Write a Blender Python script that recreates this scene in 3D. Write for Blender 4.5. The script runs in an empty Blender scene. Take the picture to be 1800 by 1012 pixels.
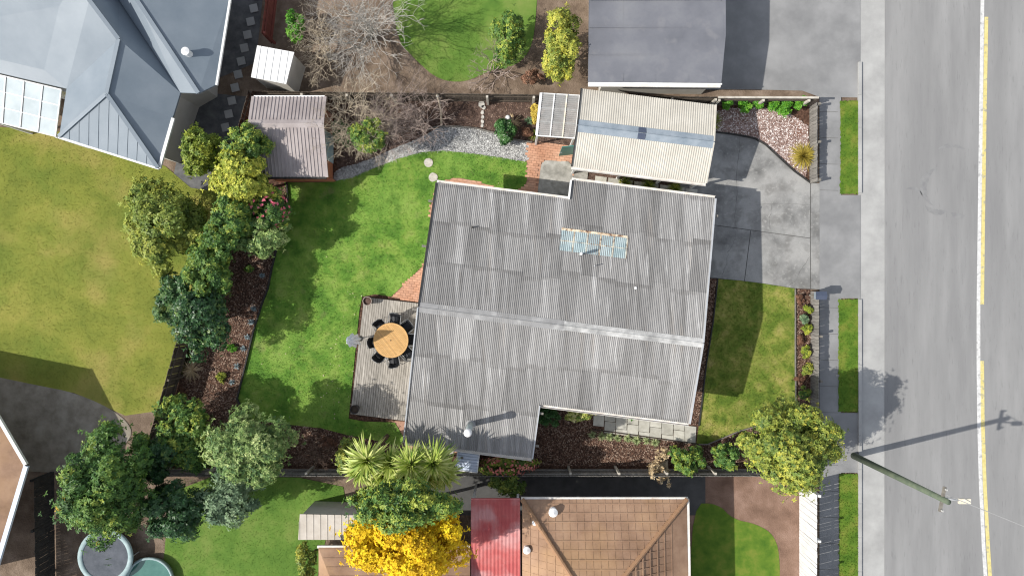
import bpy, bmesh, math, random
import numpy as np
from mathutils import Vector, Matrix

SC = bpy.context.scene
COL = SC.collection
H, S = 31.2, 0.026            # camera height (m) and metres per photo pixel on the ground
R = math.radians
random.seed(7)
RNG = np.random.default_rng(11)

# ---------------------------------------------------------------- camera, sky, sun, exposure
cam = bpy.data.cameras.new('camera'); cam.lens = 24; cam.sensor_width = 36; cam.clip_end = 600; cam.clip_start = 0.5
camo = bpy.data.objects.new('camera', cam); COL.objects.link(camo); camo.location = (0, 0, H)
SC.camera = camo
SUN_EL = R(43); SUN_TO = Vector((-0.972, -0.235, 0)).normalized()      # horizontal direction towards the sun
w = bpy.data.worlds.new('World'); SC.world = w; w.use_nodes = True
nt = w.node_tree; nt.nodes.clear()
sky = nt.nodes.new('ShaderNodeTexSky'); sky.sky_type = 'NISHITA'; sky.sun_disc = False
sky.sun_elevation = SUN_EL; sky.sun_rotation = math.atan2(SUN_TO.x, SUN_TO.y)
bg = nt.nodes.new('ShaderNodeBackground'); bg.inputs[1].default_value = 0.15
wo = nt.nodes.new('ShaderNodeOutputWorld')
hs = nt.nodes.new('ShaderNodeHueSaturation'); hs.inputs['Saturation'].default_value = 0.42     # thin high cloud takes the blue out
nt.links.new(sky.outputs[0], hs.inputs['Color']); nt.links.new(hs.outputs[0], bg.inputs[0]); nt.links.new(bg.outputs[0], wo.inputs[0])
sl = bpy.data.lights.new('sun', 'SUN'); sl.energy = 4.0; sl.angle = R(0.55); sl.color = (1.0, 0.95, 0.87)
so = bpy.data.objects.new('sun', sl); COL.objects.link(so)
sd = Vector((SUN_TO.x*math.cos(SUN_EL), SUN_TO.y*math.cos(SUN_EL), math.sin(SUN_EL)))
so.rotation_euler = sd.to_track_quat('Z', 'Y').to_euler(); so.location = sd*60
SC.view_settings.view_transform = 'Standard'; SC.view_settings.look = 'None'
SC.view_settings.exposure = 0.42; SC.view_settings.gamma = 1.0
SC.view_settings.use_curve_mapping = False
try: SC.cycles.filter_width = 1.15
except Exception: pass

# ---------------------------------------------------------------- helpers
def P(x, y, z=0.0):
    k = S*(1-z/H); return Vector(((x-900)*k, (506-y)*k, z))

def PL(pts, z=0.0): return [P(x, y, z) for x, y in pts]

MATS = {}
def mat(name, cols, scale=3.0, detail=6.0, rough=0.85, bump=None, coord='pos', rand=0.0, stretch=None,
        metal=0.0, blotch=None, spec=0.3, alpha=1.0, trans=0.0, tint=False, band=None, island=0.0, lo=0.32, hi=0.68):
    """procedural material: noise driven colour ramp with optional blotches, per object tone and relief"""
    if name in MATS: return MATS[name]
    m = bpy.data.materials.new(name); m.use_nodes = True; t = m.node_tree; N = t.nodes; L = t.links
    b = N['Principled BSDF']; out = N['Material Output']
    if coord == 'pos':
        g = N.new('ShaderNodeNewGeometry'); src = g.outputs['Position']
    else:
        g = N.new('ShaderNodeTexCoord'); src = g.outputs['Object']
    if stretch:
        mp = N.new('ShaderNodeMapping'); L.new(src, mp.inputs[0])
        mp.inputs['Rotation'].default_value = (0, 0, stretch[3] if len(stretch) > 3 else 0)
        mp.inputs['Scale'].default_value = stretch[:3]; src = mp.outputs[0]
    n = N.new('ShaderNodeTexNoise'); n.inputs['Scale'].default_value = scale; n.inputs['Detail'].default_value = detail
    n.inputs['Roughness'].default_value = 0.62; L.new(src, n.inputs['Vector']); fac = n.outputs['Fac']
    if tint:
        a = N.new('ShaderNodeAttribute'); a.attribute_name = 'tint'
        mx = N.new('ShaderNodeMath'); mx.operation = 'MULTIPLY_ADD'
        sb = N.new('ShaderNodeMath'); sb.operation = 'SUBTRACT'; L.new(fac, sb.inputs[0]); sb.inputs[1].default_value = 0.5
        L.new(sb.outputs[0], mx.inputs[0]); mx.inputs[1].default_value = 0.5; L.new(a.outputs['Fac'], mx.inputs[2]); fac = mx.outputs[0]
        lo, hi = 0.0, 1.0
    if island:
        gi = N.new('ShaderNodeNewGeometry'); mi = N.new('ShaderNodeMath'); mi.operation = 'MULTIPLY_ADD'
        s2 = N.new('ShaderNodeMath'); s2.operation = 'SUBTRACT'; L.new(gi.outputs['Random Per Island'], s2.inputs[0]); s2.inputs[1].default_value = 0.5
        L.new(s2.outputs[0], mi.inputs[0]); mi.inputs[1].default_value = island; L.new(fac, mi.inputs[2]); fac = mi.outputs[0]
    rp = N.new('ShaderNodeValToRGB'); e = rp.color_ramp.elements
    k = len(cols)
    while len(e) < k: e.new(0.5)
    for i, c in enumerate(cols):
        e[i].position = lo+(hi-lo)*i/max(1, k-1); e[i].color = (*c, 1)
    L.new(fac, rp.inputs[0]); colr = rp.outputs[0]
    def mixin(color_in, fac_out, other, mode='MIX'):
        x = N.new('ShaderNodeMix'); x.data_type = 'RGBA'; x.blend_type = mode
        L.new(fac_out, x.inputs[0]); L.new(color_in, x.inputs[6])
        if isinstance(other, tuple): x.inputs[7].default_value = (*other, 1)
        else: L.new(other, x.inputs[7])
        return x.outputs[2]
    for bl in (blotch or []):                 # (scale, colour, low, high, strength)
        nb = N.new('ShaderNodeTexNoise'); nb.inputs['Scale'].default_value = bl[0]; nb.inputs['Detail'].default_value = 5
        L.new(src, nb.inputs['Vector'])
        r = N.new('ShaderNodeMapRange'); r.inputs[1].default_value = bl[2]; r.inputs[2].default_value = bl[3]
        r.inputs[3].default_value = 0; r.inputs[4].default_value = bl[4]; r.clamp = True
        L.new(nb.outputs['Fac'], r.inputs[0]); colr = mixin(colr, r.outputs[0], bl[1])
    if band:                                  # dirt plus painted lap shadow along the lower end of a roof sheet: (colour, strength)
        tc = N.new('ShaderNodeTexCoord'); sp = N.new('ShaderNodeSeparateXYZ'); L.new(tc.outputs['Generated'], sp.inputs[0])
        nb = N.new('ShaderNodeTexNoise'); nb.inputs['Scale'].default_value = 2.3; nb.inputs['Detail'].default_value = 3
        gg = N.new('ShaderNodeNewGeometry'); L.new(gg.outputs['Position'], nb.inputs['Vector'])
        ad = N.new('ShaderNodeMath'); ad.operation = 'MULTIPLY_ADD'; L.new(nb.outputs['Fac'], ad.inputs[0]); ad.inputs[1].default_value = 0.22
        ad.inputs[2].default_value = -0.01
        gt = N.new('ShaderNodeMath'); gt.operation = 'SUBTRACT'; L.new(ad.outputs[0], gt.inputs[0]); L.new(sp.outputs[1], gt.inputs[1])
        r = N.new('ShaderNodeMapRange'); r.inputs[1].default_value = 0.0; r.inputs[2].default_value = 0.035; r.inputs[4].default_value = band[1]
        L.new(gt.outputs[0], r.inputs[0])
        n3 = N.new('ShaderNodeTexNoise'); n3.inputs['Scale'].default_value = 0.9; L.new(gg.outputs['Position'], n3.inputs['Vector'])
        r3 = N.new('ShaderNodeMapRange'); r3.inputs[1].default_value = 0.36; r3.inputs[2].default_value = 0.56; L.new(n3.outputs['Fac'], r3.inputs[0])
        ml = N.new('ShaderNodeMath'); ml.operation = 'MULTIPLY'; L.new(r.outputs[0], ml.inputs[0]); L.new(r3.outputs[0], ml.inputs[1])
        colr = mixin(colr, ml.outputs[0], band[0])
    if rand:
        oi = N.new('ShaderNodeObjectInfo'); r = N.new('ShaderNodeMapRange')
        r.inputs[3].default_value = 1-rand; r.inputs[4].default_value = 1+rand; L.new(oi.outputs['Random'], r.inputs[0])
        vm = N.new('ShaderNodeVectorMath'); vm.operation = 'SCALE'; L.new(colr, vm.inputs[0]); L.new(r.outputs[0], vm.inputs['Scale']); colr = vm.outputs[0]
    L.new(colr, b.inputs['Base Color'])
    b.inputs['Roughness'].default_value = rough; b.inputs['Metallic'].default_value = metal
    b.inputs['Specular IOR Level'].default_value = spec; b.inputs['Alpha'].default_value = alpha
    if bump:
        nb = N.new('ShaderNodeTexNoise'); nb.inputs['Scale'].default_value = bump[0]; nb.inputs['Detail'].default_value = 5; L.new(src, nb.inputs['Vector'])
        bp = N.new('ShaderNodeBump'); bp.inputs['Strength'].default_value = bump[1]; bp.inputs['Distance'].default_value = bump[2] if len(bump) > 2 else 0.03
        L.new(nb.outputs['Fac'], bp.inputs['Height']); L.new(bp.outputs[0], b.inputs['Normal'])
    if trans:
        tr = N.new('ShaderNodeBsdfTranslucent'); L.new(colr, tr.inputs[0]); ms = N.new('ShaderNodeMixShader'); ms.inputs[0].default_value = trans
        L.new(b.outputs[0], ms.inputs[1]); L.new(tr.outputs[0], ms.inputs[2]); L.new(ms.outputs[0], out.inputs[0])
    MATS[name] = m; return m

def wpos(p):
    v = Vector((0, 0, 0))
    while p is not None: v = v+p.location; p = p.parent
    return v

def link(name, me, m=None, parent=None, loc=None, smooth=False):
    if m is not None and not me.materials: me.materials.append(m)
    if smooth: me.shade_smooth()
    o = bpy.data.objects.new(name, me); COL.objects.link(o)
    if parent is not None: o.parent = parent
    if loc is not None: o.location = loc
    return o

def npmesh(name, V, F, tint=None):
    """mesh from an (n,3) vertex array and an (m,k) face array, all faces with k corners"""
    V = np.asarray(V, dtype=np.float32); F = np.asarray(F, dtype=np.int32)
    me = bpy.data.meshes.new(name); me.vertices.add(len(V)); me.vertices.foreach_set('co', V.ravel())
    k = F.shape[1]; me.loops.add(F.size); me.loops.foreach_set('vertex_index', F.ravel())
    me.polygons.add(len(F)); me.polygons.foreach_set('loop_start', np.arange(len(F), dtype=np.int32)*k)
    me.polygons.foreach_set('loop_total', np.full(len(F), k, dtype=np.int32))
    me.update(calc_edges=True)
    if tint is not None:
        a = me.attributes.new('tint', 'FLOAT', 'FACE'); a.data.foreach_set('value', np.asarray(tint, dtype=np.float32))
    return me

class MB:
    """collects simple solids in world space, then links them as one mesh object"""
    def __init__(s): s.v = []; s.f = []
    def add(s, vs, fs):
        n = len(s.v); s.v += [tuple(q) for q in vs]; s.f += [tuple(i+n for i in q) for q in fs]
    def box(s, c, sz, ax=None):
        c = Vector(c); X, Y, Z = ax if ax else (Vector((1, 0, 0)), Vector((0, 1, 0)), Vector((0, 0, 1)))
        X, Y, Z = X*sz[0]/2, Y*sz[1]/2, Z*sz[2]/2
        vs = [c+X*i+Y*j+Z*k for k in (-1, 1) for j in (-1, 1) for i in (-1, 1)]
        s.add(vs, [(0, 2, 3, 1), (4, 5, 7, 6), (0, 1, 5, 4), (2, 6, 7, 3), (0, 4, 6, 2), (1, 3, 7, 5)])
    def bar(s, a, b, wd, ht, up=(0, 0, 1)):
        a, b = Vector(a), Vector(b); X = (b-a); l = X.length; X = X/l; Y = Vector(up).cross(X).normalized(); Z = X.cross(Y)
        s.box((a+b)/2, (l, wd, ht), (X, Y, Z))
    def tube(s, pts, r, n=6, r2=None):
        pts = [Vector(p) for p in pts]; m = len(pts); rings = []
        for i, p in enumerate(pts):
            d = (pts[min(i+1, m-1)]-pts[max(i-1, 0)]).normalized()
            a = d.cross(Vector((0, 0, 1)) if abs(d.z) < .95 else Vector((1, 0, 0))).normalized(); b = d.cross(a)
            rr = r if r2 is None else r+(r2-r)*i/(m-1)
            rings.append([p+(a*math.cos(2*math.pi*k/n)+b*math.sin(2*math.pi*k/n))*rr for k in range(n)])
        vs = [q for g in rings for q in g]
        fs = [(i*n+k, i*n+(k+1) % n, (i+1)*n+(k+1) % n, (i+1)*n+k) for i in range(m-1) for k in range(n)]
        fs += [tuple(range(n))[::-1], tuple((m-1)*n+k for k in range(n))]
        s.add(vs, fs)
    def lathe(s, c, prof, n=24):
        c = Vector(c); m = len(prof)
        vs = [c+Vector((r*math.cos(2*math.pi*k/n), r*math.sin(2*math.pi*k/n), z)) for r, z in prof for k in range(n)]
        fs = [(i*n+k, i*n+(k+1) % n, (i+1)*n+(k+1) % n, (i+1)*n+k) for i in range(m-1) for k in range(n)]
        s.add(vs, fs)
    def prism(s, pts, z0, z1):
        """vertical prism from a ring of xy points (any winding)"""
        n = len(pts); ar = sum(pts[i][0]*pts[(i+1) % n][1]-pts[(i+1) % n][0]*pts[i][1] for i in range(n))
        if ar < 0: pts = pts[::-1]
        vs = [(p[0], p[1], z0) for p in pts]+[(p[0], p[1], z1) for p in pts]
        fs = [tuple(range(n))[::-1], tuple(range(n, 2*n))]+[(i, (i+1) % n, (i+1) % n+n, i+n) for i in range(n)]
        s.add(vs, fs)
    def slab(s, pts, th):
        """polygon in space given thickness th downwards"""
        pts = [Vector(p) for p in pts]; n = len(pts)
        nm = (pts[1]-pts[0]).cross(pts[2]-pts[1])
        if nm.z < 0: pts = pts[::-1]
        vs = pts+[p-Vector((0, 0, th)) for p in pts]
        fs = [tuple(range(n)), tuple(range(n, 2*n))[::-1]]+[(i, i+n, (i+1) % n+n, (i+1) % n) for i in range(n)]
        s.add(vs, fs)
    def build(s, name, m, parent=None, smooth=False):
        off = wpos(parent); me = bpy.data.meshes.new(name)
        me.from_pydata([(a-off.x, b-off.y, c-off.z) for a, b, c in s.v], [], s.f); me.update()
        return link(name, me, m, parent, smooth=smooth)

def tag(o, label=None, cat=None, group=None, kind=None):
    if label: o['label'] = label
    if cat: o['category'] = cat
    if group: o['group'] = group
    if kind: o['kind'] = kind
    return o
def thing(name, label, cat, loc, group=None, rz=0):
    o = bpy.data.objects.new(name, None); COL.objects.link(o); o.location = loc; o.rotation_euler = (0, 0, rz)
    o.empty_display_size = 0.2
    return tag(o, label, cat, group)
def copy_tree(o, parent=None):
    c = o.copy(); COL.objects.link(c); c.parent = parent
    for ch in list(o.children): copy_tree(ch, c)
    return c

def chaikin(pts, n=2, closed=True):
    for _ in range(n):
        q = []; m = len(pts)
        for i in range(m if closed else m-1):
            a, b = pts[i], pts[(i+1) % m]
            q += [(a[0]*.75+b[0]*.25, a[1]*.75+b[1]*.25), (a[0]*.25+b[0]*.75, a[1]*.25+b[1]*.75)]
        if not closed: q = [pts[0]]+q+[pts[-1]]
        pts = q
    return pts

def sheet(name, pts, z, m, parent=None, kind='structure', th=0.0):
    """flat ground sheet (or low slab of thickness th) from photo points"""
    v = [P(x, y) for x, y in pts]; xy = [(p.x, p.y) for p in v]
    b = MB()
    if th: b.prism(xy, z-th, z)
    else:
        n = len(xy); ar = sum(xy[i][0]*xy[(i+1) % n][1]-xy[(i+1) % n][0]*xy[i][1] for i in range(n))
        if ar < 0: xy = xy[::-1]
        b.add([(x, y, z) for x, y in xy], [tuple(range(n))])
    o = b.build(name, m, parent)
    if parent is None: o['kind'] = kind
    return o

def inside(X, Y, poly):
    r = np.zeros(X.shape, bool); n = len(poly)
    for i in range(n):
        x0, y0 = poly[i]; x1, y1 = poly[(i+1) % n]
        if y0 == y1: continue
        c = ((y0 > Y) != (y1 > Y)) & (X < (x1-x0)*(Y-y0)/(y1-y0)+x0); r ^= c
    return r
def inside1(x, y, poly): return bool(inside(np.array([x]), np.array([y]), poly)[0])

def scatter(pts, dens, holes=()):
    """random ground points (metres) inside a photo polygon, dens per square metre"""
    poly = [(p.x, p.y) for p in PL(pts)]; hs = [[(p.x, p.y) for p in PL(h)] for h in holes]
    a = np.array(poly); lo, hi = a.min(0), a.max(0)
    n = int(dens*(hi[0]-lo[0])*(hi[1]-lo[1])); q = RNG.random((n, 2))*(hi-lo)+lo
    k = inside(q[:, 0], q[:, 1], poly)
    for h in hs: k &= ~inside(q[:, 0], q[:, 1], h)
    return q[k]

def blades(name, label, q, m, z=0.0, wd=0.03, ht=0.05, lean=0.03):
    n = len(q); a = RNG.random(n)*2*np.pi; b = RNG.random(n)*2*np.pi; h = ht*(0.5+RNG.random(n)); l = lean*(0.4+RNG.random(n))
    V = np.zeros((n, 3, 3)); dx, dy = np.cos(a)*wd/2, np.sin(a)*wd/2
    V[:, 0] = np.c_[q[:, 0]-dx, q[:, 1]-dy, np.full(n, z)]; V[:, 1] = np.c_[q[:, 0]+dx, q[:, 1]+dy, np.full(n, z)]
    V[:, 2] = np.c_[q[:, 0]+np.cos(b)*l, q[:, 1]+np.sin(b)*l, z+h]
    o = link(name, npmesh(name, V.reshape(-1, 3), np.arange(3*n).reshape(n, 3)), m)
    return tag(o, label, 'grass', kind='stuff')

def chips(name, label, cat, q, m, z=0.0, ln=0.06, wd=0.025, tilt=0.5):
    n = len(q); a = RNG.random(n)*2*np.pi; L = ln*(0.5+RNG.random(n))/2; W = wd*(0.6+0.8*RNG.random(n))/2
    t1 = (RNG.random(n)-.5)*2*tilt; t2 = (RNG.random(n)-.5)*2*tilt
    c = np.c_[q[:, 0], q[:, 1], z+0.012+0.02*RNG.random(n)]
    ux = np.c_[np.cos(a), np.sin(a), t1]*L[:, None]; uy = np.c_[-np.sin(a), np.cos(a), t2]*W[:, None]
    V = np.stack([c-ux-uy, c+ux-uy*.7, c+ux*.9+uy, c-ux+uy*.8], 1)
    o = link(name, npmesh(name, V.reshape(-1, 3), np.arange(4*n).reshape(n, 4)), m)
    return tag(o, label, cat, kind='stuff')

def pebbles(name, label, q, m, z=0.0, r=0.025):
    n = len(q); rr = r*(0.6+0.9*RNG.random(n)); a0 = RNG.random(n)*6.28
    V = np.zeros((n, 5, 3))
    for k in range(4):
        a = a0+k*np.pi/2+(RNG.random(n)-.5)*.6; q2 = rr*(.7+.5*RNG.random(n))
        V[:, k] = np.c_[q[:, 0]+np.cos(a)*q2, q[:, 1]+np.sin(a)*q2, np.full(n, z)]
    V[:, 4] = np.c_[q[:, 0]+(RNG.random(n)-.5)*rr*.8, q[:, 1]+(RNG.random(n)-.5)*rr*.8, z+rr*(.7+.5*RNG.random(n))]
    b = (np.arange(n)*5)[:, None, None]
    F = (b+np.array([[0, 1, 4], [1, 2, 4], [2, 3, 4], [3, 0, 4]])[None]).reshape(-1, 3)
    o = link(name, npmesh(name, V.reshape(-1, 3), F), m)
    return tag(o, label, 'gravel', kind='stuff')

def edging(label, pts, m, wd=0.05, ht=0.12, closed=False, cat='edging', name='garden_edging'):
    v = [P(x, y) for x, y in pts]; t = thing(name, label, cat, (v[0].x, v[0].y, 0)); b = MB()
    for a, c in zip(v[:-1], v[1:]):
        d = (c-a).normalized()*wd*.35
        b.bar(a-d+Vector((0, 0, ht/2)), c+d+Vector((0, 0, ht/2+random.uniform(-.004, .004))), wd, ht)
    b.build('board', m, t); return t

# ---------------------------------------------------------------- plants
def unit(n):
    d = RNG.normal(size=(n, 3)); return d/np.linalg.norm(d, axis=1)[:, None]

def rosettes(p, ax, k, L, W, el=(-0.35, 0.85), tb=0.5, ts=0.18):
    """k rhombic leaves round every shoot tip p with axis ax"""
    n = len(p); a = np.cross(ax, unit(n)); a /= np.linalg.norm(a, axis=1)[:, None]+1e-9; b = np.cross(ax, a)
    ph = RNG.random(n)*6.28; V = np.zeros((n, k, 4, 3)); T = np.zeros((n, k))
    base = tb+RNG.normal(size=n)*ts
    for i in range(k):
        an = ph+6.28*i/k+(RNG.random(n)-.5)*.7; e = el[0]+(el[1]-el[0])*RNG.random(n)
        rd = a*np.cos(an)[:, None]+b*np.sin(an)[:, None]; d = rd*np.cos(e)[:, None]+ax*np.sin(e)[:, None]
        s = np.cross(d, ax); s /= np.linalg.norm(s, axis=1)[:, None]+1e-9
        l = (L*(.65+.6*RNG.random(n)))[:, None]; ww = (W*(.7+.6*RNG.random(n)))[:, None]
        V[:, i, 0] = p; V[:, i, 1] = p+d*l*.5+s*ww*.5+ax*l*.06; V[:, i, 2] = p+d*l-ax*l*.12; V[:, i, 3] = p+d*l*.5-s*ww*.5+ax*l*.06
        T[:, i] = base+(RNG.random(n)-.5)*.16
    return V.reshape(-1, 3), T.ravel()

def crown(c, r, ncl, nros, k, L, W, tb=0.5, ts=0.2, low=-0.35, cs=0.42, spread=.66):
    """lumpy crown: clumps on an ellipsoid, leaf rosettes on the clumps and some inside"""
    r = np.array(r); c = np.array(c); ncl = int(ncl*1.8); cs = cs*.68; spread = min(.84, spread*1.16)
    d = unit(ncl*4); d = d[d[:, 2] > low][:ncl]; ncl = len(d)
    cc = c+d*r*(spread*(.58+.62*RNG.random(ncl)))[:, None]; rc = cs*(.65+.65*RNG.random(ncl))
    sh = RNG.normal(size=ncl)*.12
    i = RNG.integers(0, ncl, nros); nn = d[i]*.55+unit(nros)*.9+np.array([0, 0, .35]); nn /= np.linalg.norm(nn, axis=1)[:, None]
    st = 1+(RNG.random(nros) < .12)*RNG.random(nros)*.75          # a few shoots stray out of the outline
    p = cc[i]+nn*(rc[i]*st*(.75+.32*RNG.random(nros)))[:, None]*r
    m = nros//6; inn = unit(m); pin = c+inn*r*(.3+.45*RNG.random(m))[:, None]
    p = np.r_[p, pin]; ax = np.r_[nn, inn]; ax = ax+np.array([0, 0, .35]); ax /= np.linalg.norm(ax, axis=1)[:, None]
    p[:, 2] = np.maximum(p[:, 2], 0.05)
    V, T = rosettes(p, ax, k, L, W, tb=tb, ts=ts)
    T = T+np.repeat(np.r_[sh[i], np.zeros(m)], k)
    return V, np.arange(len(V)).reshape(-1, 4), T

def leafpart(name, V, F, T, m, parent, kind=None):
    off = wpos(parent); o = link(name, npmesh(name, V-np.array(off), F, T), m, parent); return o

def bough(parent, base, c, r, m, n=5, rad=0.07, name='trunk'):
    b = MB(); c = Vector(c); base = Vector(base)
    top = base.lerp(c, .75); b.tube([base-Vector((0, 0, .05)), base.lerp(top, .5)+Vector((rad*.6, 0, 0)), top], rad, 7, rad*.6)
    for k in range(n):
        a = 6.28*k/n+random.random(); e = c+Vector((math.cos(a)*r[0]*.7, math.sin(a)*r[1]*.7, r[2]*random.uniform(-.1, .5)))
        s = base.lerp(top, random.uniform(.45, .95)); b.tube([s, s.lerp(e, .5)+Vector((0, 0, .12*r[2])), e], rad*.55, 5, rad*.12)
    b.build(name, m, parent)

def tree(name, label, px, zc, r, m, bark, ncl=16, nros=900, k=6, L=0.15, W=0.06, tb=.5, ts=.24, cat='tree', group=None,
         cs=.42, low=-.35, flower=None, spread=.66, crownname=None):
    """px: photo point of the crown's middle, zc: its height, r: radii in metres"""
    c = P(px[0], px[1], zc); t = thing(name, label, cat, (c.x, c.y, 0), group)
    bough(t, (c.x, c.y, 0), c, r, bark, rad=0.03+0.03*max(r), name='trunk' if cat == 'tree' else 'stem')
    V, F, T = crown(c, r, ncl, int(nros*1.5), k, L*.82, W*.86, tb, ts, low, cs, spread)
    leafpart(crownname or ('crown' if cat == 'tree' else 'foliage'), V, F, T, m, t)
    if flower:
        fm, nf, fl, dirx = flower
        d = unit(nf*3); d = d[(d[:, 2] > .05) & (d@np.array(dirx) > -.2)][:nf]
        p = np.array(c)+d*np.array(r)*(.92+.18*RNG.random(len(d)))[:, None]
        V, T = rosettes(p, d, 6, fl, fl*.8, el=(.1, .9), ts=.2)
        leafpart('blossom', V, np.arange(len(V)).reshape(-1, 4), T, fm, t)
    return t

def swords(c, n, L, W, up=(0.0, 1.35), droop=.35, tb=.5, ts=.2, segs=3):
    """n strap leaves from one point c"""
    az = RNG.random(n)*6.28; el = up[0]+(up[1]-up[0])*RNG.random(n); l = L*(.7+.45*RNG.random(n))
    d = np.c_[np.cos(az)*np.cos(el), np.sin(az)*np.cos(el), np.sin(el)]; s = np.c_[-np.sin(az), np.cos(az), np.zeros(n)]
    V = np.zeros((n, (segs+1)*2, 3)); t0 = tb+RNG.normal(size=n)*ts
    for i in range(segs+1):
        f = i/segs; p = np.array(c)+d*(l*f)[:, None]; p[:, 2] -= droop*l*f*f*np.cos(el)
        wd = W*(.55+1.2*f*(1-f)*1.6)*(1-f**3)+.002
        V[:, 2*i] = p-s*wd/2; V[:, 2*i+1] = p+s*wd/2
    V[:, :, 2] = np.maximum(V[:, :, 2], .02)
    q = np.array([[2*i, 2*i+1, 2*i+3, 2*i+2] for i in range(segs)])
    F = ((np.arange(n)*(segs+1)*2)[:, None, None]+q[None]).reshape(-1, 4)
    return V.reshape(-1, 3), F, np.repeat(t0, segs)

def tuft(name, label, px, L, n, m, W=.02, up=(.1, 1.4), droop=.5, z=0.0, cat='plant', group=None, tb=.5):
    c = P(px[0], px[1], z); t = thing(name, label, cat, (c.x, c.y, 0), group)
    V, F, T = swords((c.x, c.y, z+.02), n, L, W, up, droop, tb); leafpart('foliage', V, F, T, m, t); return t

def bare(name, label, px, zc, spread, ht, m, nst=7, depth=5, r0=.03, cat='shrub', kids=(2, 3)):
    """leafless shrub of forking stems"""
    c = P(px[0], px[1], zc); t = thing(name, label, cat, (c.x, c.y, 0)); b = MB()
    def grow(p, d, l, r, k):
        q = p+d*l; mid = (p+q)/2+Vector((random.gauss(0, 1), random.gauss(0, 1), random.gauss(0, .5)))*l*.08
        b.tube([p, mid, q], r, 4 if k > 2 else 3, r*.72)
        if k == 0: return
        for _ in range(random.choice(kids)):
            nd = (d+Vector((random.gauss(0, .55), random.gauss(0, .55), random.gauss(.05, .35)))).normalized()
            grow(q, nd, l*random.uniform(.62, .9), r*.68, k-1)
    for i in range(nst):
        a = 6.28*i/nst+random.random(); e = random.uniform(.5, 1.3)
        d = Vector((math.cos(a)*math.cos(e)*spread, math.sin(a)*math.cos(e)*spread, math.sin(e)*ht)).normalized()
        grow(Vector((c.x, c.y, 0)), d, ht*random.uniform(.25, .38)*1.1, r0, depth)
    b.build('branches', m, t); return t

# ---------------------------------------------------------------- materials
G_lawn = mat('lawn_grass', [(.056, .138, .016), (.100, .215, .026), (.165, .270, .042), (.255, .300, .082)], 0.9, 8, .9,
             blotch=[(0.45, (.178, .302, .052), .50, .66, .7), (1.6, (.050, .135, .014), .52, .66, .55), (4.5, (.25, .26, .09), .60, .76, .4), (1.0, (.22, .20, .09), .64, .74, .45)], trans=.0)
G_front = mat('front_lawn_grass', [(.07, .12, .014), (.13, .18, .024), (.24, .25, .055), (.33, .29, .10)], 1.3, 8, .9,
              blotch=[(0.5, (.075, .13, .012), .45, .62, .6)])
G_dry = mat('dry_lawn_grass', [(.12, .15, .022), (.18, .20, .032), (.25, .24, .05)], 0.5, 7, .95,
            blotch=[(0.25, (.29, .23, .08), .52, .68, .6), (.4, (.11, .16, .022), .52, .68, .6)])
G_verge = mat('verge_grass', [(.045, .11, .008), (.09, .16, .015), (.16, .19, .03)], 1.5, 6, .95)
G_bright = mat('bright_lawn_grass', [(.06, .135, .018), (.10, .185, .028), (.16, .22, .05)], .6, 7, .95)
M_bark = mat('bark_mulch', [(.030, .016, .011), (.085, .045, .03), (.17, .095, .065)], 9, 8, .95, bump=(30, .8, .03), lo=.35, hi=.66)
M_chip = mat('bark_chip', [(.035, .02, .015), (.14, .08, .057), (.25, .16, .115), (.41, .31, .24)], 2, 4, .9, island=1.0, lo=.1, hi=.95)
M_soil = mat('garden_soil', [(.05, .033, .026), (.10, .064, .05), (.18, .125, .10)], 5, 8, .95, bump=(18, .9, .05))
M_soil2 = mat('dry_soil', [(.10, .07, .05), (.17, .125, .09), (.25, .19, .145)], 1.2, 8, .95, bump=(18, .6, .05))
M_gravel = mat('grey_gravel', [(.15, .15, .146), (.30, .30, .29), (.46, .46, .45)], 22, 5, .9, bump=(40, .8, .03), blotch=[(.8, (.14, .115, .09), .55, .7, .6)])
M_peb = mat('grey_pebble', [(.11, .11, .11), (.28, .28, .275), (.46, .46, .45), (.62, .62, .60)], 3, 3, .85, island=1.1, lo=.05, hi=.95)
M_peb2 = mat('pink_pebble', [(.10, .06, .05), (.27, .19, .165), (.48, .40, .37), (.74, .70, .68)], 3, 3, .85, island=1.1, lo=.05, hi=.95)
M_gravel2 = mat('pink_gravel', [(.12, .065, .05), (.26, .17, .145), (.44, .35, .32)], 22, 5, .9, bump=(40, .8, .03), blotch=[(.9, (.17, .075, .045), .56, .68, .6)])
M_conc = mat('driveway_concrete', [(.125, .125, .122), (.205, .205, .20), (.285, .285, .277)], 1.1, 10, .9, bump=(60, .15, .01),
             blotch=[(.5, (.33, .326, .315), .46, .60, .75), (1.4, (.13, .127, .12), .52, .66, .55), (6, (.34, .335, .32), .56, .72, .55), (38, (.11, .108, .102), .54, .75, .4)], rand=.04)
M_conc2 = mat('pad_concrete', [(.20, .195, .175), (.32, .31, .28), (.43, .42, .39)], 2.2, 9, .9, bump=(60, .15, .01), blotch=[(3, (.16, .155, .135), .56, .7, .6)])
M_path = mat('footpath_asphalt', [(.175, .177, .18), (.21, .212, .214), (.255, .256, .258)], .8, 9, .93, blotch=[(.3, (.35, .35, .35), .52, .7, .5)])
M_road = mat('road_chipseal', [(.185, .185, .186), (.222, .222, .221), (.265, .264, .262)], .7, 9, .93, stretch=(1, .12, 1), bump=(120, .3, .01), blotch=[(.35, (.30, .30, .30), .5, .68, .4), (16, (.13, .13, .132), .60, .74, .4), (3, (.19, .19, .192), .56, .7, .4)])
M_gut = mat('kerb_concrete', [(.275, .275, .27), (.33, .33, .323), (.385, .385, .376)], .9, 8, .9)
M_tar = mat('tar_patch', [(.175, .176, .18), (.205, .206, .207), (.23, .23, .23)], 3, 5, .9)
M_white = mat('white_road_paint', [(.46, .46, .455), (.60, .60, .59)], 6, 5, .8, blotch=[(5, (.26, .26, .26), .56, .68, .8)])
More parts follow.
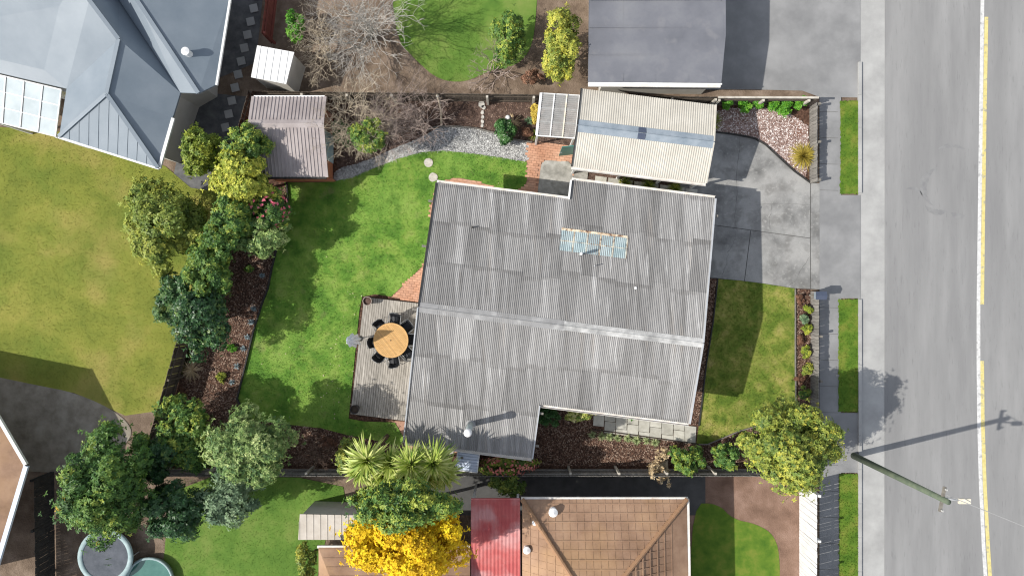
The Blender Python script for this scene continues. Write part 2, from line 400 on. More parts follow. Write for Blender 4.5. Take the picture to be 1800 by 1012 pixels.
M_yellow = mat('yellow_road_paint', [(.50, .42, .15), (.60, .53, .24)], 6, 5, .8, blotch=[(5, (.27, .26, .22), .56, .68, .8)])
M_crack = mat('crack_dark', [(.08, .08, .078), (.13, .128, .12)], 8, 4, .95)
M_brick = mat('clay_paver', [(.41, .21, .13), (.50, .275, .18), (.58, .35, .24)], 1.2, 7, .9, rand=.10, blotch=[(.8, (.50, .33, .26), .52, .7, .5)])
M_mortar = mat('paver_sand', [(.34, .19, .13), (.44, .265, .19)], 9, 5, .95)
M_slab = mat('paving_slab', [(.32, .31, .27), (.42, .41, .36), (.50, .49, .44)], 2.5, 9, .9, rand=.10, bump=(50, .2, .01))
M_deckw = mat('weathered_decking', [(.20, .185, .16), (.33, .305, .27), (.46, .43, .385)], 3, 8, .88, stretch=(10, .7, 1, R(7.2)), rand=.10, blotch=[(.3, (.25, .235, .21), .52, .68, .4)])
M_dark = mat('dark_timber', [(.035, .026, .020), (.07, .052, .04)], 6, 6, .9)
M_edge = mat('grey_edging', [(.13, .12, .105), (.22, .205, .18)], 6, 6, .9)
M_bedge = mat('black_edging', [(.02, .02, .02), (.045, .043, .04)], 6, 6, .8)
M_pale = mat('fence_paling', [(.055, .045, .036), (.095, .078, .062), (.15, .12, .095)], 5, 7, .92, coord='obj', stretch=(6, 6, .8), rand=.25, blotch=[(3, (.16, .155, .07), .6, .75, .3)])
M_pale2 = mat('grey_paling', [(.13, .12, .11), (.2, .19, .175), (.28, .265, .245)], 5, 7, .92, coord='obj', stretch=(6, 6, .8), rand=.22)
M_post = mat('fence_post', [(.36, .33, .28), (.52, .49, .43)], 5, 6, .9)
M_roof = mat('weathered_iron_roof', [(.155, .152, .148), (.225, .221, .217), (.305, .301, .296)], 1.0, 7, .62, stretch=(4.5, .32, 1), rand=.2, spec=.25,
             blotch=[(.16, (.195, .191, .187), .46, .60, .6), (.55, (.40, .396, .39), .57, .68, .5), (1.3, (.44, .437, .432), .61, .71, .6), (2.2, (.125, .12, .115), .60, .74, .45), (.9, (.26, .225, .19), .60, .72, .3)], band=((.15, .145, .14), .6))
M_ridge = mat('grey_ridge_flashing', [(.19, .19, .19), (.25, .25, .25), (.31, .31, .31)], 2, 8, .6, blotch=[(2, (.40, .40, .39), .58, .7, .6)])
M_ridge2 = mat('galvanised_ridge_flashing', [(.23, .23, .228), (.36, .36, .352), (.52, .52, .51)], 2.4, 9, .5)
M_gutter = mat('white_gutter', [(.56, .52, .47), (.70, .68, .65)], 3, 6, .6, blotch=[(4, (.34, .19, .11), .66, .76, .45)])
M_trim = mat('white_trim', [(.62, .62, .61), (.74, .74, .73)], 2, 5, .6)
M_barge = mat('grey_barge_flashing', [(.33, .345, .365), (.42, .435, .455)], 3, 6, .5)
M_wall = mat('pale_weatherboard', [(.52, .50, .45), (.6, .58, .53)], 2, 5, .75)
M_soff = mat('soffit', [(.5, .5, .48), (.56, .56, .54)], 2, 4, .8)
M_sky = mat('blue_translucent_sheet', [(.22, .295, .315), (.30, .375, .39), (.37, .435, .445)], 2.5, 7, .5, rand=.06, blotch=[(9, (.52, .50, .44), .6, .75, .4)])
M_rust = mat('rusty_flashing', [(.13, .07, .05), (.42, .30, .19), (.62, .55, .42)], 5, 6, .85, lo=.38, hi=.55)
M_cream = mat('cream_iron_roof', [(.41, .385, .335), (.46, .435, .38), (.505, .48, .425)], 1.5, 8, .6, rand=.03, blotch=[(.8, (.43, .41, .36), .5, .7, .5)])
M_blue = mat('blue_grey_ridge', [(.18, .22, .26), (.23, .27, .31), (.28, .32, .36)], 2, 7, .5)
M_navy = mat('dark_blue_panel', [(.055, .07, .11), (.075, .09, .13)], 3, 4, .4)
M_mauve = mat('mauve_brown_iron', [(.27, .235, .23), (.325, .285, .278), (.375, .335, .328)], 1.5, 8, .55, rand=.03, blotch=[(9, (.45, .42, .42), .70, .78, .4)])
M_terra = mat('terracotta_stain', [(.38, .14, .075), (.46, .185, .105)], 3, 6, .8)
M_door = mat('pale_blue_door', [(.33, .45, .52), (.40, .52, .58)], 2, 4, .6)
M_clear = mat('clear_ribbed_sheet', [(.36, .36, .35), (.47, .47, .46)], 4, 7, .35, alpha=.62, blotch=[(14, (.75, .74, .70), .66, .74, .8)])
M_cream2 = mat('stained_cream_frame', [(.62, .55, .40), (.74, .71, .64)], 4, 5, .7)
M_green = mat('green_door_paint', [(.035, .15, .13), (.055, .20, .17)], 3, 5, .5)
M_zinc = mat('galvanised_flue', [(.24, .29, .28), (.33, .38, .37), (.42, .47, .46)], 3, 6, .45)
M_capw = mat('flue_cap', [(.66, .66, .66), (.78, .78, .78)], 3, 4, .4)
M_pvc = mat('white_pipe', [(.66, .66, .66), (.75, .75, .75)], 3, 4, .5)
M_black = mat('black_fabric', [(.012, .013, .016), (.024, .026, .032)], 20, 5, .6)
M_frame = mat('dark_chair_frame', [(.15, .155, .16), (.22, .225, .23)], 5, 4, .3, spec=.5)
M_teak = mat('golden_timber', [(.42, .235, .085), (.52, .31, .12), (.60, .385, .165)], 4, 8, .6, coord='obj', stretch=(1, 9, 1), rand=.12)
M_parab = mat('blue_grey_canvas', [(.62, .68, .80), (.76, .80, .87), (.84, .86, .88)], 7, 6, .8)
M_potb = mat('brown_pot', [(.07, .04, .03), (.11, .065, .05)], 6, 5, .7)
M_potd = mat('dark_pot', [(.03, .028, .026), (.06, .055, .05)], 6, 5, .6)
M_rim = mat('pale_pot_rim', [(.25, .21, .185), (.34, .29, .26)], 6, 5, .7)
M_stone = mat('pale_stone', [(.36, .34, .30), (.50, .48, .44), (.60, .58, .54)], 6, 7, .9, bump=(20, .5, .02))
M_step = mat('round_step_stone', [(.34, .31, .26), (.46, .43, .37), (.56, .53, .47)], 8, 7, .9, bump=(24, .4, .02))
M_metalw = mat('pale_blue_metal', [(.46, .53, .64), (.56, .62, .72)], 2, 5, .5)
# neighbours
M_slate = mat('blue_steel_roof', [(.15, .185, .22), (.175, .21, .245), (.20, .235, .27)], .6, 6, .5)
M_greyroof = mat('grey_membrane_roof', [(.115, .12, .138), (.145, .15, .17), (.185, .19, .205)], .5, 8, .8, blotch=[(1.5, (.20, .20, .21), .56, .7, .45), (4, (.12, .12, .135), .6, .75, .4)])
M_tile = mat('brown_tile_roof', [(.20, .12, .075), (.28, .175, .115), (.36, .235, .155)], .8, 8, .85, blotch=[(.5, (.40, .25, .13), .5, .68, .5), (3, (.17, .105, .07), .6, .75, .4)])
M_tile2 = mat('orange_tile_course', [(.26, .15, .085), (.34, .20, .115)], 1, 6, .85)
M_redroof = mat('red_iron_roof', [(.42, .075, .08), (.50, .12, .115), (.56, .20, .19)], 1.0, 7, .6, blotch=[(.9, (.60, .34, .33), .48, .64, .75), (4, (.34, .07, .07), .6, .74, .4)])
M_glassr = mat('glazed_roof', [(.22, .28, .31), (.32, .38, .41)], 1.5, 5, .45)
M_redw = mat('red_stain', [(.16, .045, .035), (.23, .07, .055)], 2, 6, .85)
M_pole = mat('treated_pole', [(.075, .10, .07), (.13, .155, .105)], 3, 6, .85)
M_steel = mat('grey_steel', [(.34, .35, .36), (.45, .46, .47)], 3, 4, .45)
M_tramp = mat('trampoline_mat', [(.06, .07, .085), (.10, .11, .13)], 3, 4, .8)
M_tpad = mat('pale_trampoline_pad', [(.24, .33, .34), (.34, .43, .44)], 3, 4, .7)
# plants
def leaf(name, cols, rough=.55, trans=.14, scale=1.2): cols = [tuple(min(.85, v*1.28) for v in c) for c in cols]; return mat(name, cols, scale, 3, rough, tint=True, trans=trans, spec=.35)
F_yel = leaf('leaf_yellow_green', [(.055, .10, .012), (.13, .18, .02), (.26, .29, .035), (.42, .42, .06)])
F_mid = leaf('leaf_mid_green', [(.018, .055, .012), (.045, .11, .022), (.10, .18, .03), (.27, .31, .045)])
F_dark = leaf('leaf_dark_green', [(.012, .038, .014), (.026, .072, .026), (.05, .115, .036), (.14, .20, .05)], .4)
F_grey = leaf('leaf_grey_green', [(.045, .10, .03), (.11, .185, .05), (.21, .29, .09), (.36, .42, .17)])
F_bush = leaf('leaf_olive', [(.055, .10, .018), (.13, .18, .03), (.24, .27, .045), (.38, .36, .05)])
F_sage = leaf('leaf_sage', [(.06, .11, .06), (.13, .20, .11), (.22, .29, .16)])
F_brt = leaf('leaf_bright_green', [(.03, .12, .01), (.07, .22, .016), (.14, .31, .03)])
F_deep = leaf('leaf_deep_green', [(.008, .03, .008), (.018, .065, .014), (.04, .12, .025), (.12, .22, .08)], .35)
F_flax = leaf('leaf_strap', [(.07, .15, .02), (.18, .27, .04), (.36, .42, .10), (.55, .57, .24)], .45, .25)
F_tus = leaf('leaf_golden_tussock', [(.15, .13, .02), (.34, .27, .045), (.50, .41, .10)], .7)
F_dry = leaf('leaf_dry_grass', [(.27, .19, .10), (.48, .37, .22), (.64, .53, .36)], .8)
F_gold = leaf('leaf_gold', [(.30, .22, .03), (.50, .38, .06), (.62, .50, .12)], .7)
F_blue = leaf('leaf_blue_grey', [(.12, .17, .19), (.20, .26, .28), (.32, .38, .39)], .7)
F_brown = leaf('leaf_brown_red', [(.07, .035, .022), (.15, .075, .045), (.25, .14, .09)], .8)
F_wat = leaf('blossom_yellow', [(.36, .22, .008), (.62, .42, .010), (.78, .56, .02)], .8, .2)
F_pink = leaf('blossom_pink', [(.42, .05, .10), (.62, .14, .20), (.70, .32, .34)], .7, .2)
F_coral = leaf('blossom_coral', [(.40, .09, .10), (.60, .22, .19), (.62, .38, .24)], .7, .2)
F_var = leaf('leaf_variegated', [(.10, .20, .03), (.40, .42, .10), (.62, .58, .30)], .6)
B_brown = mat('bark_brown', [(.07, .05, .035), (.13, .095, .07)], 8, 5, .9)
B_pale = mat('twig_pale', [(.36, .30, .215), (.55, .47, .36)], 5, 5, .9)
B_pink = mat('twig_mauve', [(.29, .225, .19), (.45, .365, .32)], 5, 5, .9)
B_dark = mat('twig_dark', [(.10, .065, .05), (.18, .125, .10)], 5, 5, .9)

# ---------------------------------------------------------------- ground sheets
def ring(x0, y0, x1, y1): return [(x0, y0), (x1, y0), (x1, y1), (x0, y1)]
g = sheet('ground', ring(-4000, -4000, 5800, 5000), -0.02, M_soil2)
# our section
sheet('garden_bed', [(455, 172), (1422, 184), (1424, 505), (1424, 823), (270, 823)], 0.0, M_bark)
top_bed = [(592, 176), (1012, 178), (1012, 258), (932, 251), (900, 245), (868, 234), (836, 226), (805, 223), (770, 223), (745, 240), (690, 262), (640, 285), (592, 300)]
sheet('soil_bed', top_bed, 0.006, M_soil)
gravel = chaikin([(586, 322), (588, 298), (640, 285), (690, 262), (745, 240), (770, 223), (805, 223), (836, 226), (868, 234), (900, 245), (934, 252), (928, 290), (880, 280), (830, 272), (780, 268), (740, 271), (700, 282), (660, 298), (620, 315)], 1)
sheet('gravel_path', gravel, 0.012, M_gravel)
lawn = [(500, 321), (560, 321), (586, 319), (605, 315), (620, 312), (642, 302), (660, 295), (700, 279), (740, 268), (780, 265), (830, 270), (880, 277), (926, 285),
        (926, 318), (921, 329), (911, 337), (895, 335), (873, 330), (851, 323), (829, 317), (809, 313), (795, 313), (782, 320), (768, 335),
        (759, 352), (755, 372), (757, 395), (757, 430), (748, 462), (718, 492), (688, 521), (660, 517), (637, 521), (632, 545), (613, 735), (640, 740),
        (694, 742), (706, 762), (712, 775), (700, 784), (655, 772), (612, 764), (566, 752), (520, 747), (480, 742), (440, 738),
        (430, 728), (418, 700), (423, 680), (434, 635), (447, 580), (455, 555), (463, 530), (472, 507), (479, 471), (485, 447), (492, 415), (499, 384), (507, 351), (504, 335)]
sheet('back_lawn', lawn, 0.03, G_lawn)
flawn = [(1261, 490), (1300, 493), (1339, 498), (1397, 507), (1397, 560), (1397, 640), (1398, 707), (1397, 735), (1360, 742), (1325, 748), (1298, 756), (1270, 768), (1243, 779), (1224, 779),
         (1228, 747), (1233, 707), (1241, 640), (1253, 564)]
sheet('front_lawn', flawn, 0.03, G_front)
pinkbed = chaikin([(1240, 190), (1420, 190), (1422, 318), (1395, 300), (1370, 277), (1345, 254), (1325, 243), (1300, 238), (1270, 233), (1240, 233)], 1)
sheet('pebble_bed', pinkbed, 0.012, M_gravel2)
# concrete driveway: a base with separate bays
drive = sheet('driveway', [(1190, 225), (1255, 232), (1300, 239), (1325, 244), (1345, 255), (1370, 278), (1395, 301), (1424, 321), (1440, 322), (1440, 509), (1397, 507), (1339, 498), (1261, 490), (1225, 487)], 0.014, M_crack)
def bay(pts): return sheet('concrete_bay', pts, 0.034, M_conc, drive)
bay([(1195, 226), (1255, 233), (1300, 240), (1325, 245), (1345, 256), (1370, 279), (1395, 302), (1423.4, 322), (1423.4, 418.2), (1320, 404.2), (1195, 387)])
bay([(1195, 388.2), (1318.6, 405), (1307.6, 493.5), (1261, 489), (1215, 484)])
bay([(1319.8, 405.2), (1423.4, 419.3), (1423.4, 507), (1397, 506.5), (1339, 497.5), (1308.8, 493.8)])
bay([(1424.6, 322.5), (1440, 322.5), (1440, 508.5), (1424.6, 507)])
def crack(pts, wd=.018):
    v = [P(x, y, .036) for x, y in pts]; b = MB(); q = []
    for i in range(len(v)-1):
        for k in range(4):
            f = k/4; p = v[i].lerp(v[i+1], f); q.append(p+Vector((random.gauss(0, .015), random.gauss(0, .015), 0)))
    q.append(v[-1])
    for a, c in zip(q[:-1], q[1:]):
        d = (c-a).normalized(); s = Vector((-d.y, d.x, 0))*wd*random.uniform(.3, .7); a2 = a-d*.01; c2 = c+d*.01
        b.add([a2-s, a2+s, c2+s, c2-s], [(0, 3, 2, 1)])
    b.build('crack', M_crack, drive)
crack([(1301, 240), (1300, 262), (1297, 285), (1294, 310), (1296, 335), (1294, 360), (1292, 385), (1294, 402)], .014)
crack([(1293, 406), (1293, 418), (1287, 432), (1280, 443), (1277, 462), (1270, 482)], .012)
crack([(1356, 408), (1352, 395), (1355, 375), (1357, 355)], .009)
crack([(1385, 504), (1400, 490), (1408, 473), (1418, 459), (1424, 450)], .011)
crack([(1423, 360), (1380, 358), (1330, 360)], .007)
# street
sheet('footpath', [(1440, 171), (1478, 171), (1478, 1080), (1440, 1080)], 0.03, M_path)
sheet('vehicle_crossing', [(1440.6, 343), (1512, 343), (1512, 524), (1440.6, 524)], 0.034, M_path)
sheet('neighbour_driveway', [(1200, -200), (1512, -200), (1512, 172), (1440, 171), (1410, 160), (1330, 158), (1200, 158)], 0.026, M_path)
sheet('kerb_channel', [(1508, -300), (1562, -300), (1560, 1300), (1508, 1300)], 0.012, M_gut)
sheet('road', [(1556, -1500), (2300, -1500), (2300, 2500), (1553, 2500)], 0.018, M_road)
sheet('street_pavement', [(1440, 725), (1512, 725), (1512, 830), (1440, 830)], 0.036, M_path)
vg = []
for pts in ([(1476, 178), (1508, 178), (1508, 341), (1476, 341)], [(1473, 526), (1508, 526), (1508, 723), (1473, 723)], [(1474, 832), (1508, 832), (1508, 1200), (1474, 1200)]):
    (xa, ya), (xb, yb) = pts[0], pts[2]; e = []
    for k in range(40): e.append((xa+(xb-xa)*k/40, ya+random.gauss(0, .8)))
    n_ = int((yb-ya)/3)
    for k in range(n_): e.append((xb+random.gauss(0, .7), ya+(yb-ya)*k/n_))
    for k in range(40): e.append((xb-(xb-xa)*k/40, yb+random.gauss(0, .8)))
    for k in range(n_): e.append((xa+random.gauss(0, .7), yb-(yb-ya)*k/n_))
    sheet('grass_verge', e, 0.05, G_verge); vg.append(pts)
for i, (ya, yb) in enumerate(((-300, -60), (110, 340), (526, 1300))):          # raised kerb, dropped at the crossings
    a_, c_ = P(1510, ya), P(1510, yb); b = MB(); n_ = max(1, round((ya-yb)/-58)); kb = None
    for k in range(n_):
        p0, p1 = a_.lerp(c_, k/n_), a_.lerp(c_, (k+1)/n_); d_ = (p1-p0).normalized()*.006
        if kb is None:
            kb = thing('kerb', ('concrete kerb at the top right corner of the street', 'concrete kerb beside the upper verge strip', 'concrete kerb beside the lower verge strips and pole')[i], 'kerb', (a_.x, a_.y, 0))
        b = MB(); b.bar(p0+d_+Vector((0, 0, .06)), p1-d_+Vector((0, 0, .06)), .14, .12); b.build('kerb_stone', M_gut, kb)
for y_ in list(range(196, 340, 46))+list(range(540, 1010, 46)):
    b = MB(); b.bar(P(1441, y_, .034), P(1473, y_+1, .034), .015, .004); b.build('joint', M_crack, bpy.data.objects['footpath'])
def line(pts, wd, m, lab=None):
    v = [P(x, y, .024) for x, y in pts]; b = MB()
    L_, R_ = [], []
    for i, p in enumerate(v):
        d = (v[min(i+1, len(v)-1)]-v[max(i-1, 0)]).normalized(); s = Vector((-d.y, d.x, 0))*wd/2; L_.append(p+s); R_.append(p-s)
    n = len(v); b.add(L_+R_, [(i, i+1, n+i+1, n+i) for i in range(n-1)])
    o = b.build('road_marking', m); o['kind'] = 'structure'; return o
line([(1729, -300), (1727, 0), (1723, 300), (1720, 535), (1720, 640), (1721, 740), (1724, 850), (1729, 960), (1738, 1100)], .17, M_white)
line([(1734, 30), (1731, 200), (1728, 400), (1726.5, 535)], .17, M_yellow)
line([(1726.5, 634), (1727.5, 740), (1731, 850), (1737, 960), (1746, 1100)], .17, M_yellow)
def patch(pts):
    sheet('tar_patch', chaikin(pts, 2), 0.022, M_tar)
def arc(cx, cy, r, a0, a1, wd):
    o_, i_ = [], []; n_ = 16
    for k in range(n_+1):
        a = R(a0+(a1-a0)*k/n_); t_ = math.sin(math.pi*k/n_)*wd*random.uniform(.6, 1.2)+.6
        o_.append((cx+math.cos(a)*(r+t_), cy-math.sin(a)*(r+t_)*.95)); i_.append((cx+math.cos(a)*(r-t_), cy-math.sin(a)*(r-t_)*.95))
    patch(o_+i_[::-1])
arc(1662, 330, 40, 110, 235, 7); arc(1650, 345, 30, 215, 300, 5); arc(1672, 300, 46, 60, 120, 4); arc(1600, 352, 22, 20, 110, 3); arc(1690, 352, 30, 230, 290, 5)
# neighbours' ground
sheet('west_lawn', [(-300, 200), (110, 232), (290, 292), (335, 330), (400, 340), (330, 640), (290, 720), (220, 730), (130, 690), (60, 680), (-300, 600)], 0.0, G_dry)
sheet('north_lawn', chaikin([(690, -200), (945, -200), (945, 40), (925, 110), (860, 125), (815, 146), (770, 140), (735, 110), (688, 60)], 2), 0.0, G_bright)
sheet('south_lawn', chaikin([(300, 835), (600, 840), (612, 900), (560, 960), (545, 1200), (270, 1200), (290, 960)], 1), 0.0, G_bright)
sheet('east_lawn', chaikin([(1215, 884), (1262, 884), (1288, 912), (1330, 920), (1362, 940), (1372, 985), (1368, 1100), (1215, 1100)], 2), 0.012, G_verge)
sheet('bare_soil', [(1180, 826), (1410, 826), (1410, 1100), (1180, 1100)], 0.0, mat('red_brown_soil', [(.14, .085, .06), (.20, .125, .09), (.26, .17, .13)], 1.2, 8, .95, bump=(18, .6, .05)))
sheet('side_path', [(330, 160), (455, 172), (440, 215), (395, 345), (300, 330), (325, 215), (400, -200), (482, -200), (450, 110)], -0.008, mat('dark_path_gravel', [(.07, .072, .075), (.11, .112, .115), (.16, .16, .16)], 2, 8, .95))
sheet('grey_yard', chaikin([(-300, 600), (60, 676), (135, 690), (215, 728), (240, 770), (150, 830), (60, 830), (-300, 800)], 2), 0.004, mat('yard_gravel', [(.15, .13, .10), (.23, .205, .165), (.30, .275, .23)], 1.5, 8, .95))
sheet('passage', [(1008, 296), (1036, 292), (1245, 322), (1240, 350), (1010, 345)], 0.004, M_soil)
sheet('south_passage', [(700, 826), (1240, 826), (1240, 905), (700, 905)], 0.002, mat('shade_dark_concrete', [(.06, .06, .06), (.095, .095, .093)], 2, 6, .9))  # concrete darkened so its colour holds the passage shadow

# ---------------------------------------------------------------- loose cover on the ground
blades('lawn_grass', 'short mown green grass of the back lawn', scatter(lawn, 420), G_lawn, .03, .03, .035)
blades('front_grass', 'short yellowish green grass of the front lawn', scatter(flawn, 420), G_front, .03)
for i, p in enumerate(vg):
    blades('verge_grass', ['green grass on the verge strip right of the pebble garden', 'green grass on the long verge strip right of the low fence', 'green grass on the verge strip below the utility pole'][i], scatter(p, 300), G_verge, .05)
blades('dry_grass', 'dry yellowish lawn grass left of the boundary hedge', scatter([(-40, 225), (110, 232), (290, 292), (335, 330), (400, 340), (330, 640), (290, 720), (220, 725), (130, 685), (60, 675), (-40, 650)], 300), G_dry, 0, .022, .03, .04)
blades('meadow_grass', 'bright green grass beyond the top fence', scatter([(690, -30), (845, -30), (852, 60), (842, 120), (815, 146), (770, 140), (735, 110), (690, 60)], 300), G_bright, 0, .022, .03, .04)
blades('yard_grass', 'bright green grass below the bottom fence', scatter([(300, 840), (600, 845), (612, 900), (560, 960), (545, 1040), (280, 1040)], 300), G_bright, 0, .022, .03, .04)
beds = [[(272, 818), (420, 370), (505, 325), (499, 384), (484, 447), (471, 507), (453, 564), (434, 635), (418, 700), (440, 738), (560, 750), (700, 782), (712, 818)],
        [(900, 705), (1050, 722), (1042, 752), (1224, 780), (1243, 780), (1298, 757), (1397, 736), (1398, 508), (1424, 510), (1424, 818), (900, 818)],
        [(1215, 485), (1261, 490), (1253, 564), (1233, 707), (1228, 747), (1190, 742)]]
for i, p in enumerate(beds):
    chips('bark_mulch', ['bark mulch in the long bed along the left fence', 'bark mulch in the bed along the bottom fence', 'bark mulch in the strip between house and front lawn'][i], 'mulch', scatter(p, 420), M_chip, 0)
chips('soil_litter', 'dead leaves and bark on the dark soil bed by the top fence', 'litter', scatter(top_bed, 110), M_chip, .006, .05, .02)
pebbles('path_gravel', 'loose grey gravel on the curved garden path', scatter(gravel, 620), M_peb, .012)
pebbles('bed_pebbles', 'pinkish white pebbles in the top right bed', scatter(pinkbed, 620), M_peb2, .012)
chips('fallen_leaves', 'scattered pale fallen leaves on the lawn beside the deck', 'leaves', np.r_[scatter([(600, 510), (640, 515), (618, 735), (570, 740), (560, 700)], 5), scatter(lawn, .08)], mat('fallen_leaf', [(.40, .33, .2), (.55, .48, .34)], 3, 3, .8), .05, .045, .03, .2)

# ---------------------------------------------------------------- corrugated roofing
def corr_mesh(name, wd, ln, n, amp, seg=6, shape='sine'):
    """sheet running from y=0 (top) to y=-ln, corrugated across x"""
    xs, zs = [], []
    if shape == 'sine':
        for i in range(n*seg+1): xs.append(wd*i/(n*seg)); zs.append(amp*math.cos(2*math.pi*i/seg))
    else:                               # flat pans with narrow ribs
        p = wd/n
        for i in range(n):
            for f, z in ((0, 0), (.70, 0), (.76, amp), (.90, amp), (.96, 0)): xs.append(p*(i+f)); zs.append(z)
        xs.append(wd); zs.append(0)
    m = len(xs); ys = (0, -ln)
    V = [(x, y, z) for y in ys for x, z in zip(xs, zs)]
    me = bpy.data.meshes.new(name); me.from_pydata(V, [], [(i+m, i+m+1, i+1, i) for i in range(m-1)])
    if shape == 'sine': me.shade_smooth()
    me.update(); return me

class Frame:
    """ridge frame of a gabled roof: u along the ridge, v across, heights fall by the pitch"""
    def __init__(s, deg, ridge_px, zr, pitch):
        a = R(-deg); s.U = Vector((math.cos(a), math.sin(a), 0)); s.V = Vector((-math.sin(a), math.cos(a), 0))
        s.o = P(*ridge_px, zr); s.tp = math.tan(R(pitch)); s.cp = math.cos(R(pitch)); s.sp = math.sin(R(pitch)); s.zr = zr; s.deg = deg
    def pt(s, u, v, dz=0.0): return s.o+s.U*u+s.V*v+Vector((0, 0, dz-abs(v)*s.tp))
    def at(s, u, v, z): q = s.o+s.U*u+s.V*v; return Vector((q.x, q.y, z))
    def uv(s, px):
        z = s.zr
        for _ in range(20):
            q = P(px[0], px[1], z)-s.o; v = q.dot(s.V); z = s.zr-abs(v)*s.tp
        return q.dot(s.U), v
    def axes(s, sgn):
        if sgn < 0: X = s.U; Y = s.V*s.cp+Vector((0, 0, s.sp))
        else: X = -s.U; Y = -s.V*s.cp+Vector((0, 0, s.sp))
        return X, Y, X.cross(Y)

def lay(fr, root, parent, name, u0, u1, v0, v1, sgn, pitch, amp, mt, rows, sheetw, lap=.12, lift=0.0, shape='sine', jit=.0, seg=6):
    """cover a roof slope between u0..u1 and v0..v1 (v measured from the ridge) with separate sheets"""
    X, Y, Z = fr.axes(sgn); nc = max(1, round((u1-u0)/sheetw)); wd = (u1-u0)/nc; k = max(1, round(wd/pitch))
    Lt = (v1-v0)/fr.cp; off = wpos(parent); cache = {}
    for c in range(nc):
        cuts = [0]+[Lt*(r+1)/rows+(random.choice((-1, 0, 1))*jit if r < rows-1 else 0) for r in range(rows)]
        for r in range(rows):
            a = cuts[r]; b = cuts[r+1]+(lap if r < rows-1 else 0); key = round(b-a, 3)
            if key not in cache: cache[key] = corr_mesh(name, wd, b-a, k, amp, seg, shape); cache[key].materials.append(mt)
            o = bpy.data.objects.new(name, cache[key]); COL.objects.link(o); o.parent = parent
            uu = u0+wd*c if sgn < 0 else u0+wd*(c+1)
            org = fr.o+fr.U*uu+Vector((0, 0, -fr.tp*v0))+fr.V*(sgn*v0)-Y*a+Z*(lift+.006*(rows-r)+.004*((c*2) % 3))
            o.matrix_local = Matrix.Translation(-off) @ Matrix.Translation(org) @ Matrix((X, Y, Z)).transposed().to_4x4()

# ---------------------------------------------------------------- the house
FH = Frame(7.2, (984, 571), 3.5, 8)
base = FH.at(0, 0, 0)
house = thing('house', 'single storey house with long weathered grey corrugated iron roof in the middle', 'house', base)
plan = [(-5.76, 5.18), (-.2, 5.18), (-.2, 6.0), (5.83, 6.0), (5.83, -3.36), (-.4, -3.36), (-.4, -5.68), (-5.76, -5.68)]
iw = .45
wall = [(-5.76+iw, 5.18-iw), (-.2+iw, 5.18-iw), (-.2+iw, 6.0-iw), (5.83-.3, 6.0-iw), (5.83-.3, -3.36+iw), (-.4-.35, -3.36+iw), (-.4-.35, -5.68+iw), (-5.76+iw, -5.68+iw)]
b = MB(); b.prism([tuple(FH.at(u, v, 0)[:2]) for u, v in wall], 0, 2.5); b.build('wall', M_wall, house)
roof = bpy.data.objects.new('roof', None); COL.objects.link(roof); roof.parent = house; roof.empty_display_size = .1
# deck boards under the iron keep the roof closed
b = MB()
for u0, u1, v1, sg in ((-5.76, -.2, 5.18, 1), (-.2, 5.83, 6.0, 1), (-5.76, -.4, 5.68, -1), (-.4, 5.83, 3.36, -1)):
    b.slab([FH.pt(u0+.03, 0, -.02), FH.pt(u1-.03, 0, -.02), FH.pt(u1-.03, sg*(v1-.04), -.02), FH.pt(u0+.03, sg*(v1-.04), -.02)], .10)
b.build('soffit', M_soff, house)
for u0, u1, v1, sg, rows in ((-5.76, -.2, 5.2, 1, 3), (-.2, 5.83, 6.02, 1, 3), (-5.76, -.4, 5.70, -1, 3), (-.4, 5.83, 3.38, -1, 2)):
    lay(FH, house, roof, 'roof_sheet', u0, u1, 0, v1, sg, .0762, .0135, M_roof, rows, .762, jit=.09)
def cap(fr, parent, name, u0, u1, hw, m, lift=.03, half=None):
    b = MB(); vs = []
    for u in (u0, u1): vs += [fr.pt(u, -hw, lift), fr.pt(u, -.03, lift+.005), fr.pt(u, 0, lift+.03), fr.pt(u, .03, lift+.005), fr.pt(u, hw, lift)]
    b.add(vs, [(i, i+5, i+6, i+1) for i in range(4)]); vs2 = [v-Vector((0, 0, .02)) for v in (vs[0], vs[4], vs[5], vs[9])]
    b.add([vs[0], vs[5], vs2[2], vs2[0]], [(0, 2+1, 2, 1)]); b.add([vs[4], vs[9], vs2[3], vs2[1]], [(0, 1, 2, 3)])
    return b.build(name, m, parent)
us = FH.uv((993, 572))[0]
cap(FH, roof, 'ridge_cap', -5.80, us, .21, M_ridge)
c2 = cap(FH, roof, 'ridge_cap', us-.04, 5.86, .19, M_ridge2, .036); c2['label'] = 'bright galvanised ridge flashing with worn patches'
def eave(fr, parent, u0, u1, v, m, wd=.11, ht=.10, dz=-.05):
    z = fr.zr-abs(v)*fr.tp+dz; s = 1 if v > 0 else -1; b = MB(); t = .012
    A = lambda d, h, u: fr.at(u, v+s*d, z+h)
    for d0, h0, dd, hh in ((-.005, 0, t, ht), (wd, 0, t, ht*.9), (wd/2, -ht/2+.01, wd-.002, t)):
        b.box((A(d0, h0, u0)+A(d0, h0, u1))/2, (u1-u0, dd, hh), (fr.U, fr.V, Vector((0, 0, 1))))
    return b.build('gutter', m, parent)
for u0, u1, v in ((-5.78, -.21, 5.2), (-.2, 5.85, 6.02), (-5.78, -.40, -5.7), (-.38, 5.85, -3.38)): eave(FH, house, u0, u1, v, M_gutter)
def rake(fr, parent, u, v0, v1, m, wd=.07, ht=.16, dz=.0):
    s = 1 if v1 > 0 else -1; b = MB(); b.bar(fr.pt(u, v0, dz), fr.pt(u, v1, dz), wd, ht); return b.build('barge_board', m, parent)
rake(FH, house, -5.79, 0.01, 5.2, M_bedge, .05, .14); rake(FH, house, -5.80, -.01, -5.7, M_barge, .05, .15)
